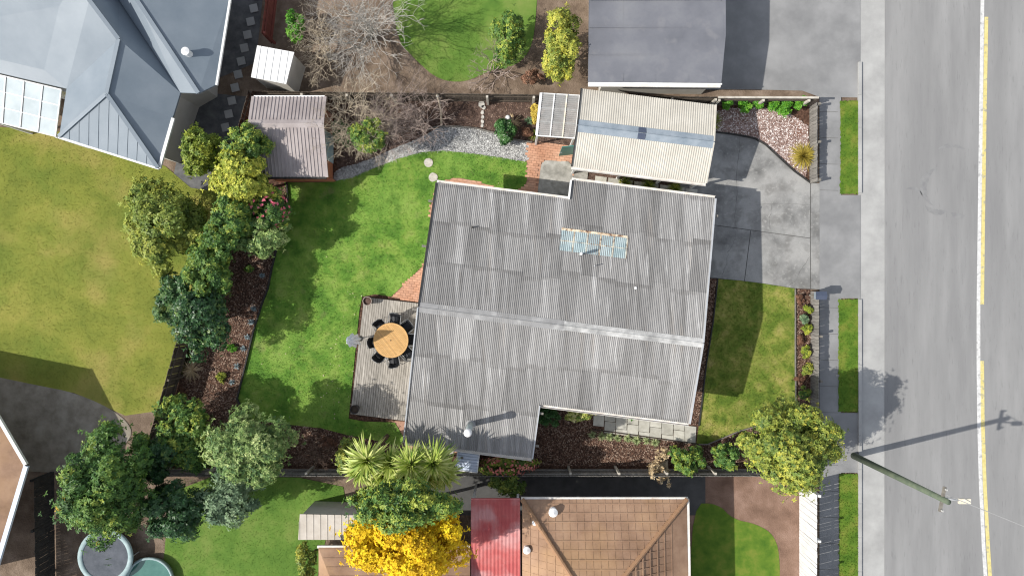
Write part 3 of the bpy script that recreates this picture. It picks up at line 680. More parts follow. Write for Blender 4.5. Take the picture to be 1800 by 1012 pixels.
rake(FH, house, 5.86, 0.01, 6.0, M_barge, .06, .15); rake(FH, house, 5.86, -.01, -3.38, M_barge, .06, .15)
rake(FH, house, -.23, 5.19, 6.0, M_trim, .07, .2); rake(FH, house, -.37, -3.4, -5.7, M_barge, .05, .14)
# overflow stubs and purlin ends past the gables
for (u, v) in ((-5.9, 4.4), (-5.9, 2.5), (-5.92, -.12), (-5.9, -4.6), (-.28, -3.75), (-.28, -5.15), (5.93, 5.3), (-5.9, -2.2)):
    b = MB(); p = FH.pt(u, v, -.06); b.box(p, (.22, .09, .07), (FH.U, FH.V, Vector((0, 0, 1)))); b.build('purlin_end', M_edge, house)
# translucent blue sheets set into the roof, with rusty flashing
ua, va = FH.uv((987, 403)); ub, vb = FH.uv((1103, 418)); _, vc = FH.uv((982, 440))
v_hi, v_lo = (va+vb)/2, vc
sk = bpy.data.objects.new('skylight', None); COL.objects.link(sk); sk.parent = house; sk['label'] = 'pale blue translucent roof panels with rusty flashing'
vm = (v_hi+v_lo)/2-.02
lay(FH, house, sk, 'skylight_sheet', ua, ub, v_lo, vm, 1, .0762, .0135, M_sky, 1, (ub-ua)/5, lift=.024)
lay(FH, house, sk, 'skylight_sheet', ua, ub, vm, v_hi, 1, .0762, .0135, M_sky, 1, (ub-ua)/5, lift=.020)
for i in range(1, 6):
    u = ua+(ub-ua)*i/5; b = MB(); b.bar(FH.pt(u, v_lo, .036), FH.pt(u, v_hi, .036), .05, .012); b.build('flashing', M_rust, sk)
b = MB(); b.bar(FH.pt(ua, v_hi+.02, .034), FH.pt(ub, v_hi+.02, .034), .10, .014); b.build('flashing', M_rust, sk)
b = MB(); b.bar(FH.pt(ua, vm, .038), FH.pt(ub, vm, .038), .022, .008); b.build('flashing', M_rust, sk)
# flue and vents
def pipe(px, h, r, capm, m, name, capr=None):
    u, v = FH.uv(px); p = FH.pt(u, v); t = bpy.data.objects.new(name, None); COL.objects.link(t); t.parent = house
    b = MB(); b.tube([p-Vector((0, 0, .1)), p+Vector((0, 0, h))], r, 20); b.build('pipe', m, t, True)
    if capr:
        b = MB(); b.lathe(p+Vector((0, 0, h)), [(capr, -.16), (capr*1.04, 0), (capr*.93, .05), (capr*.5, .09), (0.001, .10)], 24); b.build('cowl', capm, t, True)
        b = MB(); b.lathe(p, [(r*2.0, -.03), (r*1.35, .05), (r*1.02, .10)], 20); b.build('flashing_collar', M_ridge, t, True)
    return t
pipe((827, 745), 1.75, .125, M_capw, M_zinc, 'flue', .155)
pipe((1019.5, 447), .62, .05, M_pvc, M_zinc, 'vent_pipe', .062)
pipe((1044, 467.5), .35, .018, M_pvc, M_steel, 'aerial_stub')
pipe((831, 400), .22, .03, M_pvc, M_bedge, 'aerial_stub')
b = MB(); u, v = FH.uv((1117, 506)); b.lathe(FH.pt(u, v), [(.07, -.02), (.05, .06), (.001, .07)], 12); b.build('roof_vent', M_pvc, house)

# ---------------------------------------------------------------- garage
FG = Frame(7.0, (1135, 235), 2.75, 14)
gar = thing('garage', 'garage with cream corrugated roof and blue grey ridge beside the driveway', 'garage', FG.at(0, 0, 0))
b = MB(); b.prism([tuple(FG.at(u, v, 0)[:2]) for u, v in ((-2.7, 1.45), (2.7, 1.45), (2.7, -1.35), (-2.7, -1.35))], 0, 2.25); b.build('wall', M_wall, gar)
b = MB()
for sg in (1, -1): b.slab([FG.pt(-2.82, 0, -.02), FG.pt(2.82, 0, -.02), FG.pt(2.82, sg*1.6, -.02), FG.pt(-2.82, sg*1.6, -.02)], .08)
b.build('soffit', M_soff, gar)
gr = bpy.data.objects.new('roof', None); COL.objects.link(gr); gr.parent = gar
for sg in (1, -1): lay(FG, gar, gr, 'roof_sheet', -2.85, 2.85, 0, 1.66, sg, .0762*1.25, .010, M_cream, 1, .95)
cap(FG, gr, 'ridge_cap', -2.87, 2.87, .26, M_blue, .025)
b = MB(); u = FG.uv((1128, 236))[0]
for sg in (1, -1): b.slab([FG.pt(u-.16, sg*.02, .065), FG.pt(u+.16, sg*.02, .065), FG.pt(u+.16, sg*.25, .035), FG.pt(u-.16, sg*.25, .035)], .015)
b.build('ridge_vent', M_navy, gar)
eave(FG, gar, -2.87, 2.87, -1.67, M_gutter)
b = MB(); b.box((FG.at(-2.75, -1.60, 2.20)+FG.at(2.9, -1.60, 2.20))/2, (5.7, .05, .24), (FG.U, FG.V, Vector((0, 0, 1)))); b.build('fascia', M_trim, gar)
for u in (2.78, 1.2, -.6, -2.65):
    b = MB(); b.box(FG.at(u, -1.52, 1.06), (.09, .09, 2.12), (FG.U, FG.V, Vector((0, 0, 1)))); b.build('post', M_trim, gar)
rake(FG, gar, 2.87, .01, 1.66, M_cream, .05, .12, -.01); rake(FG, gar, 2.87, -.01, -1.66, M_cream, .05, .12, -.01)
rake(FG, gar, -2.87, .01, 1.66, M_bedge, .05, .12, -.01); rake(FG, gar, -2.87, -.01, -1.66, M_bedge, .05, .12, -.01)
b = MB(); b.box(FG.at(2.72, 0.05, 1.05), (.04, 2.4, 2.1), (FG.U, FG.V, Vector((0, 0, 1)))); b.build('roller_door', M_trim, gar)
# open green side door
gd = bpy.data.objects.new('door', None); COL.objects.link(gd); gd.parent = gar; gd['label'] = 'dark green door standing open'
hp = P(1011, 271); b = MB(); e = P(992, 273); d = (e-hp).normalized(); b.bar(hp+Vector((0, 0, 1.0)), hp+d*.75+Vector((0, 0, 1.0)), .04, 1.95); b.build('door_leaf', M_green, gd)
b = MB(); q = hp+d*.68+Vector((0, -.05, 1.0)); b.tube([q, q+Vector((-.1, 0, 0))], .012, 6); b.build('handle', M_steel, gd)

# ---------------------------------------------------------------- lean-to with clear ribbed roof
zl = 2.15
q = [P(951, 164, zl), P(1019, 168, zl), P(1011, 243, zl-.12), P(943, 238, zl-.12)]
lt = thing('lean_to', 'small lean-to with clear ribbed plastic roof on white frame beside the garage', 'lean-to', (q[3].x, q[3].y, 0))
def lerp4(a, c): return q[0].lerp(q[1], a).lerp(q[3].lerp(q[2], a), c)
for i, (a0, a1) in enumerate(((.02, .34), (.36, .66), (.68, .99))):
    n = 20
    for (c0, c1) in ((.01, .36), (.33, .68), (.65, .99)):
        b = MB(); m = int(n*(c1-c0)*4.2); vs = []
        for k in range(m+1):
            c = c0+(c1-c0)*k/m; z = .02*math.cos(math.pi*k/2)+.03+.004*c0
            vs += [lerp4(a0, c)+Vector((0, 0, z)), lerp4(a1, c)+Vector((0, 0, z))]
        b.add(vs, [(2*k, 2*k+2, 2*k+3, 2*k+1) for k in range(m)]); b.build('roof_panel', M_clear, lt, True)
for a, mm, wd in ((0.0, M_trim, .11), (.35, M_trim, .05), (.67, M_cream2, .05), (1.0, M_trim, .06)):
    b = MB(); b.bar(lerp4(a, 0)+Vector((0, 0, .055)), lerp4(a, 1)+Vector((0, 0, .055)), wd, .03); b.build('rafter_cap', mm, lt)
    b = MB(); b.bar(lerp4(a, 0)+Vector((0, 0, -.05)), lerp4(a, 1)+Vector((0, 0, -.05)), .05, .1); b.build('rafter', M_trim, lt)
for c in (.0, 1.0, .34, .66):
    b = MB(); b.bar(lerp4(0, c)+Vector((0, 0, -.04)), lerp4(1, c)+Vector((0, 0, -.04)), .05, .09); b.build('beam', M_trim, lt)
for a, c in ((0.02, .98), (.02, .02), (.97, .98)):
    p = lerp4(a, c); b = MB(); b.box((p.x, p.y, .99), (.08, .08, 1.98)); b.build('post', M_trim, lt)

# ---------------------------------------------------------------- garden shed, top left
x0, x1 = 477, 593; yn, yr, ys = 193, 241, 323
sh = thing('garden_shed', 'garden shed with mauve brown ribbed roof and terracotta walls in top left corner', 'shed', P(535, 260))
zs_n, zs_r, zs_s = 2.12, 2.55, 1.85
b = MB(); g0, g1 = P(x0+11, yn+11), P(x1-8, ys-5)
b.prism([(g0.x, g0.y), (g1.x, g0.y), (g1.x, g1.y), (g0.x, g1.y)], 0, 1.8); b.build('wall', M_terra, sh)
b = MB(); w1, w2 = P(x1-8, 240), P(x1-8, 288); b.box(((w1.x+w2.x)/2+.02, (w1.y+w2.y)/2, .93), (.05, abs(w1.y-w2.y), 1.75)); b.build('door', M_door, sh)
b = MB(); b.box(((w1.x)+.06, w2.y+.12, .95), (.03, .03, .12)); b.build('door_handle', M_steel, sh)
sr = bpy.data.objects.new('roof', None); COL.objects.link(sr); sr.parent = sh
def slope(pa, pb, za, zb, x0, x1, n, m, parent, name, flip):
    """ribbed sheets from the ridge row pa to the eave row pb"""
    A = P(x0, pa); B = P(x1, pa); E = P(x0, pb); wdt = (B.x-A.x)/n; off = wpos(parent)
    dy = E.y-A.y; L = math.hypot(dy, za-zb); Y = Vector((0, -dy, za-zb)).normalized()
    X = Vector((1, 0, 0)) if dy < 0 else Vector((-1, 0, 0)); Z = X.cross(Y)
    me = corr_mesh(name, wdt, L, 4, .028, shape='rib'); me.materials.append(m)
    for i in range(n):
        o = bpy.data.objects.new(name, me); COL.objects.link(o); o.parent = parent
        org = Vector((A.x+wdt*(i+(0 if dy < 0 else 1)), A.y, za+.002*(i % 2)))
        o.matrix_local = Matrix.Translation(org-off) @ Matrix((X, Y, Z)).transposed().to_4x4()
slope(yr, yn, zs_r, zs_n, x0, x1, 5, M_mauve, sr, 'roof_sheet', False); slope(yr, ys, zs_r, zs_s, x0, x1, 5, M_mauve, sr, 'roof_sheet', True)
b = MB(); A, B = P(x0-1, yr), P(x1+1, yr); sn = (zs_r-zs_n)/abs(P(0, yn).y-P(0, yr).y); ss = (zs_r-zs_s)/abs(P(0, ys).y-P(0, yr).y)
b.add([(A.x, A.y+.17, zs_r+.035-.17*sn), (B.x, A.y+.17, zs_r+.035-.17*sn), (A.x, A.y, zs_r+.05), (B.x, A.y, zs_r+.05), (A.x, A.y-.17, zs_r+.035-.17*ss), (B.x, A.y-.17, zs_r+.035-.17*ss)], [(0, 2, 3, 1), (2, 4, 5, 3)])
b.build('ridge_cap', M_mauve, sr)
for xx in (x0-1, x1+1):
    for ya, za, yb, zb in ((yr, zs_r, yn, zs_n), (yr, zs_r, ys, zs_s)):
        a, c = P(xx, ya), P(xx, yb); b = MB(); b.bar((a.x, a.y, za+.0), (c.x, c.y, zb+.0), .12, .07); b.build('barge_flashing', M_mauve, sr)
a, c = P(x0, ys+1), P(x1, ys+1); b = MB(); b.bar((a.x, a.y, zs_s-.03), (c.x, c.y, zs_s-.03), .09, .07); b.build('gutter', M_bedge, sh)
a, c = P(x0, yn-1), P(x1, yn-1); b = MB(); b.bar((a.x, a.y, zs_n-.03), (c.x, c.y, zs_n-.03), .06, .07); b.build('gutter', M_trim, sh)
b = MB(); a, c = P(483, 318), P(596, 311); b.box(((a.x+c.x)/2, a.y-.02, .3), (c.x-a.x-.3, .05, .6)); b.build('base_board', M_terra, sh)

# ---------------------------------------------------------------- small metal locker against the house
zk = 1.75; A, B, C, D = P(805, 790, zk), P(843, 795, zk), P(839, 830, zk-.1), P(800, 825, zk-.1)
lk = thing('garden_locker', 'small pale blue metal locker roof tucked under the lower house eave', 'shed', ((A.x+C.x)/2, (A.y+C.y)/2, 0))
cx, cy = (A.x+C.x)/2, (A.y+C.y)/2
b = MB(); b.prism([(cx+(p.x-cx)*.9, cy+(p.y-cy)*.9) for p in (A, B, C, D)], 0, zk-.12); b.build('wall', M_steel, lk)
b = MB(); b.slab([A, B, C, D], .04); b.build('roof', M_metalw, lk)
for i in range(1, 7):
    f = i/7; b = MB(); b.bar(A.lerp(D, f)+Vector((0, 0, .012)), B.lerp(C, f)+Vector((0, 0, .012)), .025, .03); b.build('rib', M_metalw, lk)
for p0, p1 in ((A, D), (B, C), (D, C)):
    b = MB(); b.bar(p0+Vector((0, 0, .01)), p1+Vector((0, 0, .01)), .035, .05); b.build('edge_trim', M_trim, lk)
b = MB(); p = A.lerp(C, .4)+Vector((-.16, .05, .02)); b.box(p, (.12, .1, .03)); b.build('patch', M_edge, lk)

# ---------------------------------------------------------------- fences
def fence(label, p0, p1, ht, palm, postm, side, pw=.105, gap=.012, posts=None, span=2.15, rails=(.25, .8), capm=None, name='paling_fence', var=.02, th=.02):
    """vertical palings from p0 to p1 (photo ground points), posts and rails on the given side"""
    a, c = P(*p0), P(*p1); X = (c-a); l = X.length; X = X/l; Y = Vector((-X.y, X.x, 0))*side; ang = math.atan2(X.y, X.x)
    t = thing(name, label, 'fence', a); n = int(l/(pw+gap)); st = l/n
    me = []
    for k in range(4):
        b = MB(); h = ht+var*(k-1.5)/1.5; hw = (st-gap)/2
        b.add([(-hw, -th/2, .02), (hw, -th/2, .02), (hw, th/2, .02), (-hw, th/2, .02), (-hw, -th/2, h), (hw, -th/2, h), (hw, th/2, h), (-hw, th/2, h)],
              [(0, 3, 2, 1), (4, 5, 6, 7), (0, 1, 5, 4), (1, 2, 6, 5), (2, 3, 7, 6), (3, 0, 4, 7)])
        m = bpy.data.meshes.new('paling'); m.from_pydata(b.v, [], b.f); m.materials.append(palm); me.append(m)
    for i in range(n):
        o = bpy.data.objects.new('paling', random.choice(me)); COL.objects.link(o); o.parent = t
        o.location = X*(st*(i+.5))+Y*random.uniform(-.004, .004); o.rotation_euler = (0, random.gauss(0, .006), ang)
    for r in rails:
        b = MB(); z = ht*r; b.bar(a+Y*.045+Vector((0, 0, z)), c+Y*.045+Vector((0, 0, z)), .045, .085); b.build('rail', palm, t)
    k = max(2, round(l/span)+1)
    ds = posts if posts is not None else [l*i/(k-1) for i in range(k)]
    for d in ds:
        p = a+X*min(max(d, .06), l-.06)+Y*.12; b = MB(); b.box((p.x, p.y, (ht+.03)/2), (.10, .10, ht+.03), (X, Y, Vector((0, 0, 1)))); b.build('post', postm, t)
    if capm:
        b = MB(); b.bar(a+Vector((0, 0, ht+.035)), c+Vector((0, 0, ht+.035)), .09, .03); b.build('capping', capm, t)
    return t
fence('dark timber paling fence along the left boundary', (271, 822), (457, 173), 1.35, M_pale, M_pale, -1)
def dist(x0, xs): return [(x-x0)*S for x in xs]
fence('brown timber paling fence with pale posts along the top boundary', (458, 174), (1246, 184), 1.25, M_pale, M_post, -1,
      posts=dist(458, [545, 621, 697, 774, 858, 937, 1018, 1096, 1170, 1244]))
fence('dark timber fence with white capping behind the pebble bed', (1248, 184.5), (1418, 185), 1.2, M_pale, M_post, -1,
      posts=dist(1248, [1250, 1325, 1402]), capm=M_post)
fence('grey timber fence with pale posts along the bottom boundary', (273, 824), (1421, 824), 1.2, M_pale2, M_post, 1,
      posts=dist(273, [300, 384, 468, 552, 636, 720, 804, 888, 999, 1081, 1162, 1244, 1330, 1415]))
fence('low grey timber fence right of the pebble bed', (1423, 188), (1423, 323), .78, M_pale2, M_edge, 1, pw=.14, span=1.7)
fence('low grey timber fence between the narrow front bed and the footpath', (1425, 512), (1425, 820), .82, M_pale2, M_edge, 1, pw=.14, span=2.05)

# letterbox
lp = P(1424, 519); lb = thing('letterbox', 'blue grey letterbox at the end of the low fence', 'letterbox', (lp.x, lp.y, 0))
b = MB(); b.box((lp.x, lp.y, .45), (.09, .09, .9)); b.build('post', M_edge, lb)
b = MB(); b.box((lp.x, lp.y, 1.0), (.42, .30, .24)); b.build('box', M_blue, lb)
b = MB(); zt = 1.12
b.add([(lp.x-.24, lp.y-.18, zt), (lp.x+.24, lp.y-.18, zt), (lp.x+.24, lp.y+.18, zt), (lp.x-.24, lp.y+.18, zt), (lp.x-.24, lp.y, zt+.09), (lp.x+.24, lp.y, zt+.09)],
      [(0, 1, 5, 4), (3, 4, 5, 2), (0, 4, 3), (1, 2, 5), (0, 3, 2, 1)]); b.build('lid', M_navy, lb)
b = MB(); b.box((lp.x+.215, lp.y, 1.02), (.012, .2, .03)); b.build('slot', M_bedge, lb)

# ---------------------------------------------------------------- edging
edging('thin dark edging between left bark bed and back lawn', [(505, 322), (507, 351), (499, 384), (492, 415), (485, 447), (479, 471), (472, 507), (463, 530), (455, 555), (447, 580), (434, 635), (423, 680), (418, 700), (430, 727)], M_bedge, .06, .14)
edging('low timber edging along the top soil bed', [(752, 228), (770, 223), (805, 223), (836, 226), (868, 234), (900, 245), (934, 251)], M_edge, .05, .12)
edging('dark edging strip along the house side of the front lawn', [(1261, 490), (1253, 564), (1241, 640), (1233, 707), (1228, 747)], M_bedge, .05, .10)
edging('dark curved edging below the pebble bed', [(1258, 233), (1285, 236), (1310, 240), (1327, 244), (1345, 255), (1370, 278), (1395, 301), (1424, 322)], M_bedge, .06, .10)
edging('grey edging between front lawn and narrow front bed', [(1397, 508), (1397, 560), (1397, 640), (1398, 707), (1398, 730)], M_edge, .045, .10)
edging('curved edging along the bottom of the front lawn', [(1228, 780), (1243, 780), (1270, 769), (1298, 757), (1330, 748)], M_edge, .045, .08)
edging('thin timber edging below the paving slabs', [(1041, 754), (1080, 759), (1130, 766), (1180, 773), (1224, 779)], M_dark, .045, .08)

# ---------------------------------------------------------------- brick paving
brickA = [(928, 251), (926, 285), (926, 318), (921, 329), (911, 337), (895, 335), (873, 330), (851, 323), (829, 317), (809, 313), (795, 313), (782, 320), (768, 335),
          (759, 352), (755, 372), (757, 395), (757, 430), (748, 462), (718, 492), (688, 522), (745, 532), (775, 480), (795, 400), (805, 362), (1000, 388), (1012, 300), (1012, 259), (960, 252)]
brickB = [(688, 739), (745, 742), (770, 768), (860, 780), (856, 796), (770, 800), (716, 787), (712, 775), (706, 762)]
padpts = [(962, 282), (955, 284), (951, 290), (947, 320), (943, 362), (1004, 368), (1006, 330), (1011, 285)]
BW, BH = .225, .112
bme = bpy.data.meshes.new('brick'); bb = MB(); bb.box((0, 0, 0), (BW-.006, BH-.006, .04))
vs = [list(v) for v in bb.v]
for v in vs:
    if v[2] > 0: v[0] *= .98; v[1] *= .965
bme.from_pydata(vs, [], bb.f); bme.materials.append(M_brick); bme.update()
def paving(pts, hole, z, lim):
    base = sheet('brick_paving', pts, z-.012, M_mortar)
    U, V = FH.U, FH.V; poly = [(p.x, p.y) for p in PL(pts)]; hp = [(p.x, p.y) for p in PL(hole)] if hole else None
    c0 = P(850, 400); n = 0; hw = [tuple(FH.at(u, v, 0)[:2]) for u, v in wall]
    for j in range(-75, 75):
        for i in range(-60, 60):
            p = c0+U*(BW*(i+.5*(j % 2)))+V*(BH*j)
            if not inside1(p.x, p.y, poly): continue
            if hp and inside1(p.x, p.y, hp): continue
            if inside1(p.x, p.y, hw): continue
            o = bpy.data.objects.new('brick', bme); COL.objects.link(o); o.parent = base
            o.location = (p.x, p.y, z+random.uniform(-.004, .004)); o.rotation_euler = (random.gauss(0, .008), random.gauss(0, .008), R(-7.2)+random.gauss(0, .012)); n += 1
    return n
NB = paving(brickA, padpts, .02, 0)+paving(brickB, None, .02, 0)
sheet('concrete_pad', chaikin(padpts, 1), .042, M_conc2)
sheet('concrete_pad', [(1010, 298), (1034, 298), (1030, 336), (1006, 336)], .05, M_conc2)
sheet('concrete_step', [(752, 776), (800, 782), (796, 800), (750, 796)], .046, M_slab)
# passage pavers
for i in range(8):
    f = .03+i*.123; a = P(1050+f*185, 318+f*25); b = MB(); b.box((a.x, a.y, .02), (.52, .42, .05), (FH.U, FH.V, Vector((0, 0, 1))))
    if i == 0: pas = thing('passage_paving', 'row of shaded concrete pavers in the gap between garage and house', 'paving', (a.x, a.y, 0))
    b.build('slab', M_slab, pas)
# slab path
sp = thing('slab_path', 'path of pale rectangular concrete slabs below the house', 'path', P(1130, 752))
cols = [1043, 1062.5, 1082.5, 1102.5, 1122.6, 1142.4, 1163, 1183.8, 1203.5, 1224]
for i in range(9):
    xa, xb = cols[i]+.55, cols[i+1]-.55; sl_ = .118
    ta = 726.5+(xa-1043)*.125; ha = 31 if i else 22
    big_first = i % 2 == 0; hs = (21, 10.2) if big_first else (10.4, 20.6)
    if i == 8: hs = (31.5,)
    y = ta
    for h in hs:
        if i == 0 and h < 15: continue
        pts = [(xa, y+.4), (xb, y+.4+(xb-xa)*.12), (xb-1.5*h/31, y+h-.4+(xb-xa)*.12), (xa-1.5*h/31, y+h-.4)]
        v = [P(*p) for p in pts]; b = MB(); b.prism([(p.x, p.y) for p in v], .0, .045+random.uniform(-.004, .004)); b.build('slab', M_slab, sp); y += h
# round stepping stones
for px, lab in (((753.5, 286.5), 'round stepping stone on the lawn nearer the gravel path'), ((761.5, 312), 'round stepping stone on the lawn nearer the house')):
    p = P(*px); n = 18; b = MB(); b.prism([(p.x+math.cos(6.283*k/n)*.205*random.uniform(.93, 1.06), p.y+math.sin(6.283*k/n)*.205*random.uniform(.93, 1.06)) for k in range(n)], .0, .065)
    tag(b.build('stepping_stone', M_step), lab, 'stone')

# ---------------------------------------------------------------- deck
zd = .16
dk = thing('timber_deck', 'weathered grey timber deck at the left side of the house', 'deck', P(670, 630))
A, B, C, D = P(640, 522, zd), P(760, 536, zd), P(735, 742, zd), P(616, 727, zd)
nb = 30
for i in range(nb):
    f0, f1 = i/nb, (i+1)/nb; g_ = .006
    p = [A.lerp(B, f0), A.lerp(B, f1), D.lerp(C, f1), D.lerp(C, f0)]; x = (p[1]-p[0]).normalized()*g_
    b = MB(); b.slab([p[0]+x, p[1]-x, p[2]-x, p[3]+x], .03); b.build('board', M_deckw, dk)
b = MB()
for f in (.03, .2, .4, .6, .8, .97): b.bar(A.lerp(D, f)-Vector((0, 0, .08)), B.lerp(C, f)-Vector((0, 0, .08)), .05, .09)
b.build('joist', M_dark, dk)
for p0, p1 in ((A, D), (A, B), (D, C)):
    b = MB(); b.bar(p0-Vector((0, 0, .085)), p1-Vector((0, 0, .085)), .04, .10); b.build('skirt_board', M_dark, dk)

# ---------------------------------------------------------------- outdoor table and chairs
zt = zd+.74; tc = P(687, 598, zt); rt = .775
tb = thing('round_table', 'round golden timber slatted table on the deck', 'table', (tc.x, tc.y, zd))
sa = R(-52); ns = 21; sx = Vector((math.cos(sa), math.sin(sa), 0)); sy = Vector((-sx.y, sx.x, 0)); wd = 2*(rt-.07)/ns
for i in range(ns):
    y0 = -(rt-.07)+wd*i+.004; y1 = y0+wd-.008; rr = rt-.065
    h0 = math.sqrt(max(.001, rr*rr-y0*y0)); h1 = math.sqrt(max(.001, rr*rr-y1*y1))
    b = MB(); b.slab([tc+sx*-h0+sy*y0, tc+sx*h0+sy*y0, tc+sx*h1+sy*y1, tc+sx*-h1+sy*y1], .022); b.build('slat', M_teak, tb)
b = MB(); b.lathe(tc, [(rt-.07, -.03), (rt, -.03), (rt, .002), (rt-.07, .002), (rt-.07, -.03)], 48); b.build('rim', M_teak, tb)
b = MB(); b.lathe(tc, [(.03, .003), (.022, .006), (.001, .002)], 12); b.build('parasol_hole', M_bedge, tb)
b = MB(); b.box(tc-Vector((0, 0, .06)), (1.2, .07, .06), (sx, sy, Vector((0, 0, 1)))); b.box(tc-Vector((0, 0, .06)), (.07, 1.2, .058), (sx, sy, Vector((0, 0, 1)))); b.build('brace', M_teak, tb)
for k in range(4):
    a = sa+R(45+90*k); p = tc+Vector((math.cos(a)*.5, math.sin(a)*.5, 0)); b = MB(); b.box((p.x, p.y, (zd+zt-.03)/2), (.07, .07, zt-zd-.03)); b.build('leg', M_teak, tb)

def make_chair():
    t = thing('outdoor_chair', 'x', 'chair', (0, 0, 0), 'black chairs around the round table')
    # faces -x (towards the table); back at +x
    b = MB(); n = 8; vs = []
    for i in range(n+1):
        f = i/n; x = -.24+.46*f; z = .43-.03*math.sin(f*3.14)-.02*f; w2 = .235-.02*f
        vs += [(x, -w2, z), (x, w2, z)]
    m = len(vs); vs += [(x, y, z-.02) for x, y, z in vs]
    b.add(vs, [(2*i, 2*i+2, 2*i+3, 2*i+1) for i in range(n)]+[(m+2*i+1, m+2*i+3, m+2*i+2, m+2*i) for i in range(n)]+[(0, 1, m+1, m), (m-2, 2*m-2, 2*m-1, m-1)]
          + [(2*i, m+2*i, m+2*i+2, 2*i+2) for i in range(n)]+[(2*i+1, 2*i+3, m+2*i+3, m+2*i+1) for i in range(n)])
    b.build('seat', M_black, t, True)
    b = MB(); vs = []; K = 8; J = 6
    for j in range(J+1):
        g = j/J; z = .44+.46*g; xx = .22+.13*g+.02*math.sin(g*3.14)
        for i in range(K+1):
            f = i/K*2-1; w2 = .225*(1-.12*g**3); vs.append((xx-.05*f*f, w2*f, z-.05*g*f*f))
    m = len(vs); vs += [(x+.025, y, z) for x, y, z in vs]; W_ = K+1
    fs = [(j*W_+i, j*W_+i+1, (j+1)*W_+i+1, (j+1)*W_+i) for j in range(J) for i in range(K)]
    fs += [tuple(m+q for q in f[::-1]) for f in fs]
    fs += [(J*W_+i, J*W_+i+1, m+J*W_+i+1, m+J*W_+i) for i in range(K)]+[(i+1, i, m+i, m+i+1) for i in range(K)]
    fs += [(j*W_, (j+1)*W_, m+(j+1)*W_, m+j*W_) for j in range(J)]+[((j+1)*W_+K, j*W_+K, m+j*W_+K, m+(j+1)*W_+K) for j in range(J)]
    b.add(vs, fs); b.build('backrest', M_black, t, True)
    for s in (-1, 1):
        y = s*.275
        b = MB(); b.tube([(-.25, y, .63), (-.05, y, .655), (.15, y, .65), (.30, y*.9, .66)], .016, 6); b.build('armrest', M_frame, t, True)
        b = MB(); b.tube([(-.25, y, .64), (-.27, y, .3), (-.29, y, 0)], .014, 6); b.build('leg', M_frame, t, True)
        b = MB(); b.tube([(.20, y*.9, .44), (.27, y*.95, .2), (.33, y, 0)], .014, 6); b.build('leg', M_frame, t, True)
        b = MB(); b.tube([(-.25, s*.245, .44), (.22, s*.225, .42), (.29, s*.225, .7), (.36, s*.2, .90), (.365, 0, .945)], .013, 6); b.build('side_rail', M_frame, t, True)
    return t
ch0 = make_chair()
names = [('chair above the round table, beside the house-side gap', 81), ('at the upper right of the round table', 41), ('right of the round table, next to the house roof', 1),
         ('at the lower right of the round table', -40), ('directly below the round table', -85), ('at the lower left of the round table', -128),
         ('left of the round table, by the folded parasol', -172), ('at the upper left of the round table', 129)]
for i, (lab, an) in enumerate(names):
    o = ch0 if i == 0 else copy_tree(ch0)
    d = {0: .86, 4: .86, 1: .86, 3: .84, 2: .80, 5: .78, 6: .66, 7: .72}[i]; a = R(an)
    o.location = (tc.x+math.cos(a)*d, tc.y+math.sin(a)*d, zd); o.rotation_euler = (0, 0, a+R(random.uniform(-6, 6)))
    o['label'] = 'black outdoor chair '+('directly above the round table' if i == 0 else lab)

# folded parasol
pb = P(632, 595, zd); pr = thing('folded_parasol', 'folded blue grey parasol standing at the left edge of the deck', 'parasol', pb)
b = MB(); b.tube([pb, pb+Vector((0, 0, 2.35))], .02, 8); b.build('pole', M_steel, pr, True)
b = MB(); b.lathe(pb, [(.13, 0), (.13, .04), (.06, .07), (.03, .2)], 20); b.build('base', M_edge, pr, True)
b = MB(); n = 32; prof = [(.21, .95), (.265, 1.02), (.24, 1.3), (.18, 1.65), (.10, 2.0), (.02, 2.28)]
vs = [(pb.x+r*(1+.28*math.cos(8*6.283*k/n))*math.cos(6.283*k/n+z*.25), pb.y+r*(1+.28*math.cos(8*6.283*k/n))*math.sin(6.283*k/n+z*.25), pb.z+z) for r, z in prof for k in range(n)]
b.add(vs, [(i*n+k, i*n+(k+1) % n, (i+1)*n+(k+1) % n, (i+1)*n+k) for i in range(len(prof)-1) for k in range(n)]); b.build('canopy', M_parab, pr)
b = MB(); b.lathe(pb+Vector((0, 0, 1.45)), [(.2, -.02), (.215, 0), (.2, .03)], 20); b.build('tie', M_trim, pr, True)
# pots
def pot(label, px, m, rim, soil=True):
    p = P(px[0], px[1], zd+.42); t = thing('plant_pot', label, 'pot', (p.x, p.y, zd)); c = Vector((p.x, p.y, zd))
    b = MB(); b.lathe(c, [(.001, 0), (.14, 0), (.195, .42), (.18, .42), (.16, .30), (.001, .30)], 28); b.build('body', m, t, True)
    b = MB(); b.lathe(c, [(.182, .405), (.204, .405), (.204, .44), (.182, .44), (.182, .405)], 28); b.build('rim', rim, t)
    b = MB(); b.lathe(c, [(.172, .345), (.001, .36)], 20); b.build('potting_soil', M_dark if rim is M_potd else M_potb, t); return t
pot('brown plant pot with pale rim on the upper deck corner', (645.5, 529), M_potb, M_rim)
pot('dark plant pot on the lower deck corner', (623, 719.5), M_potd, M_potd)

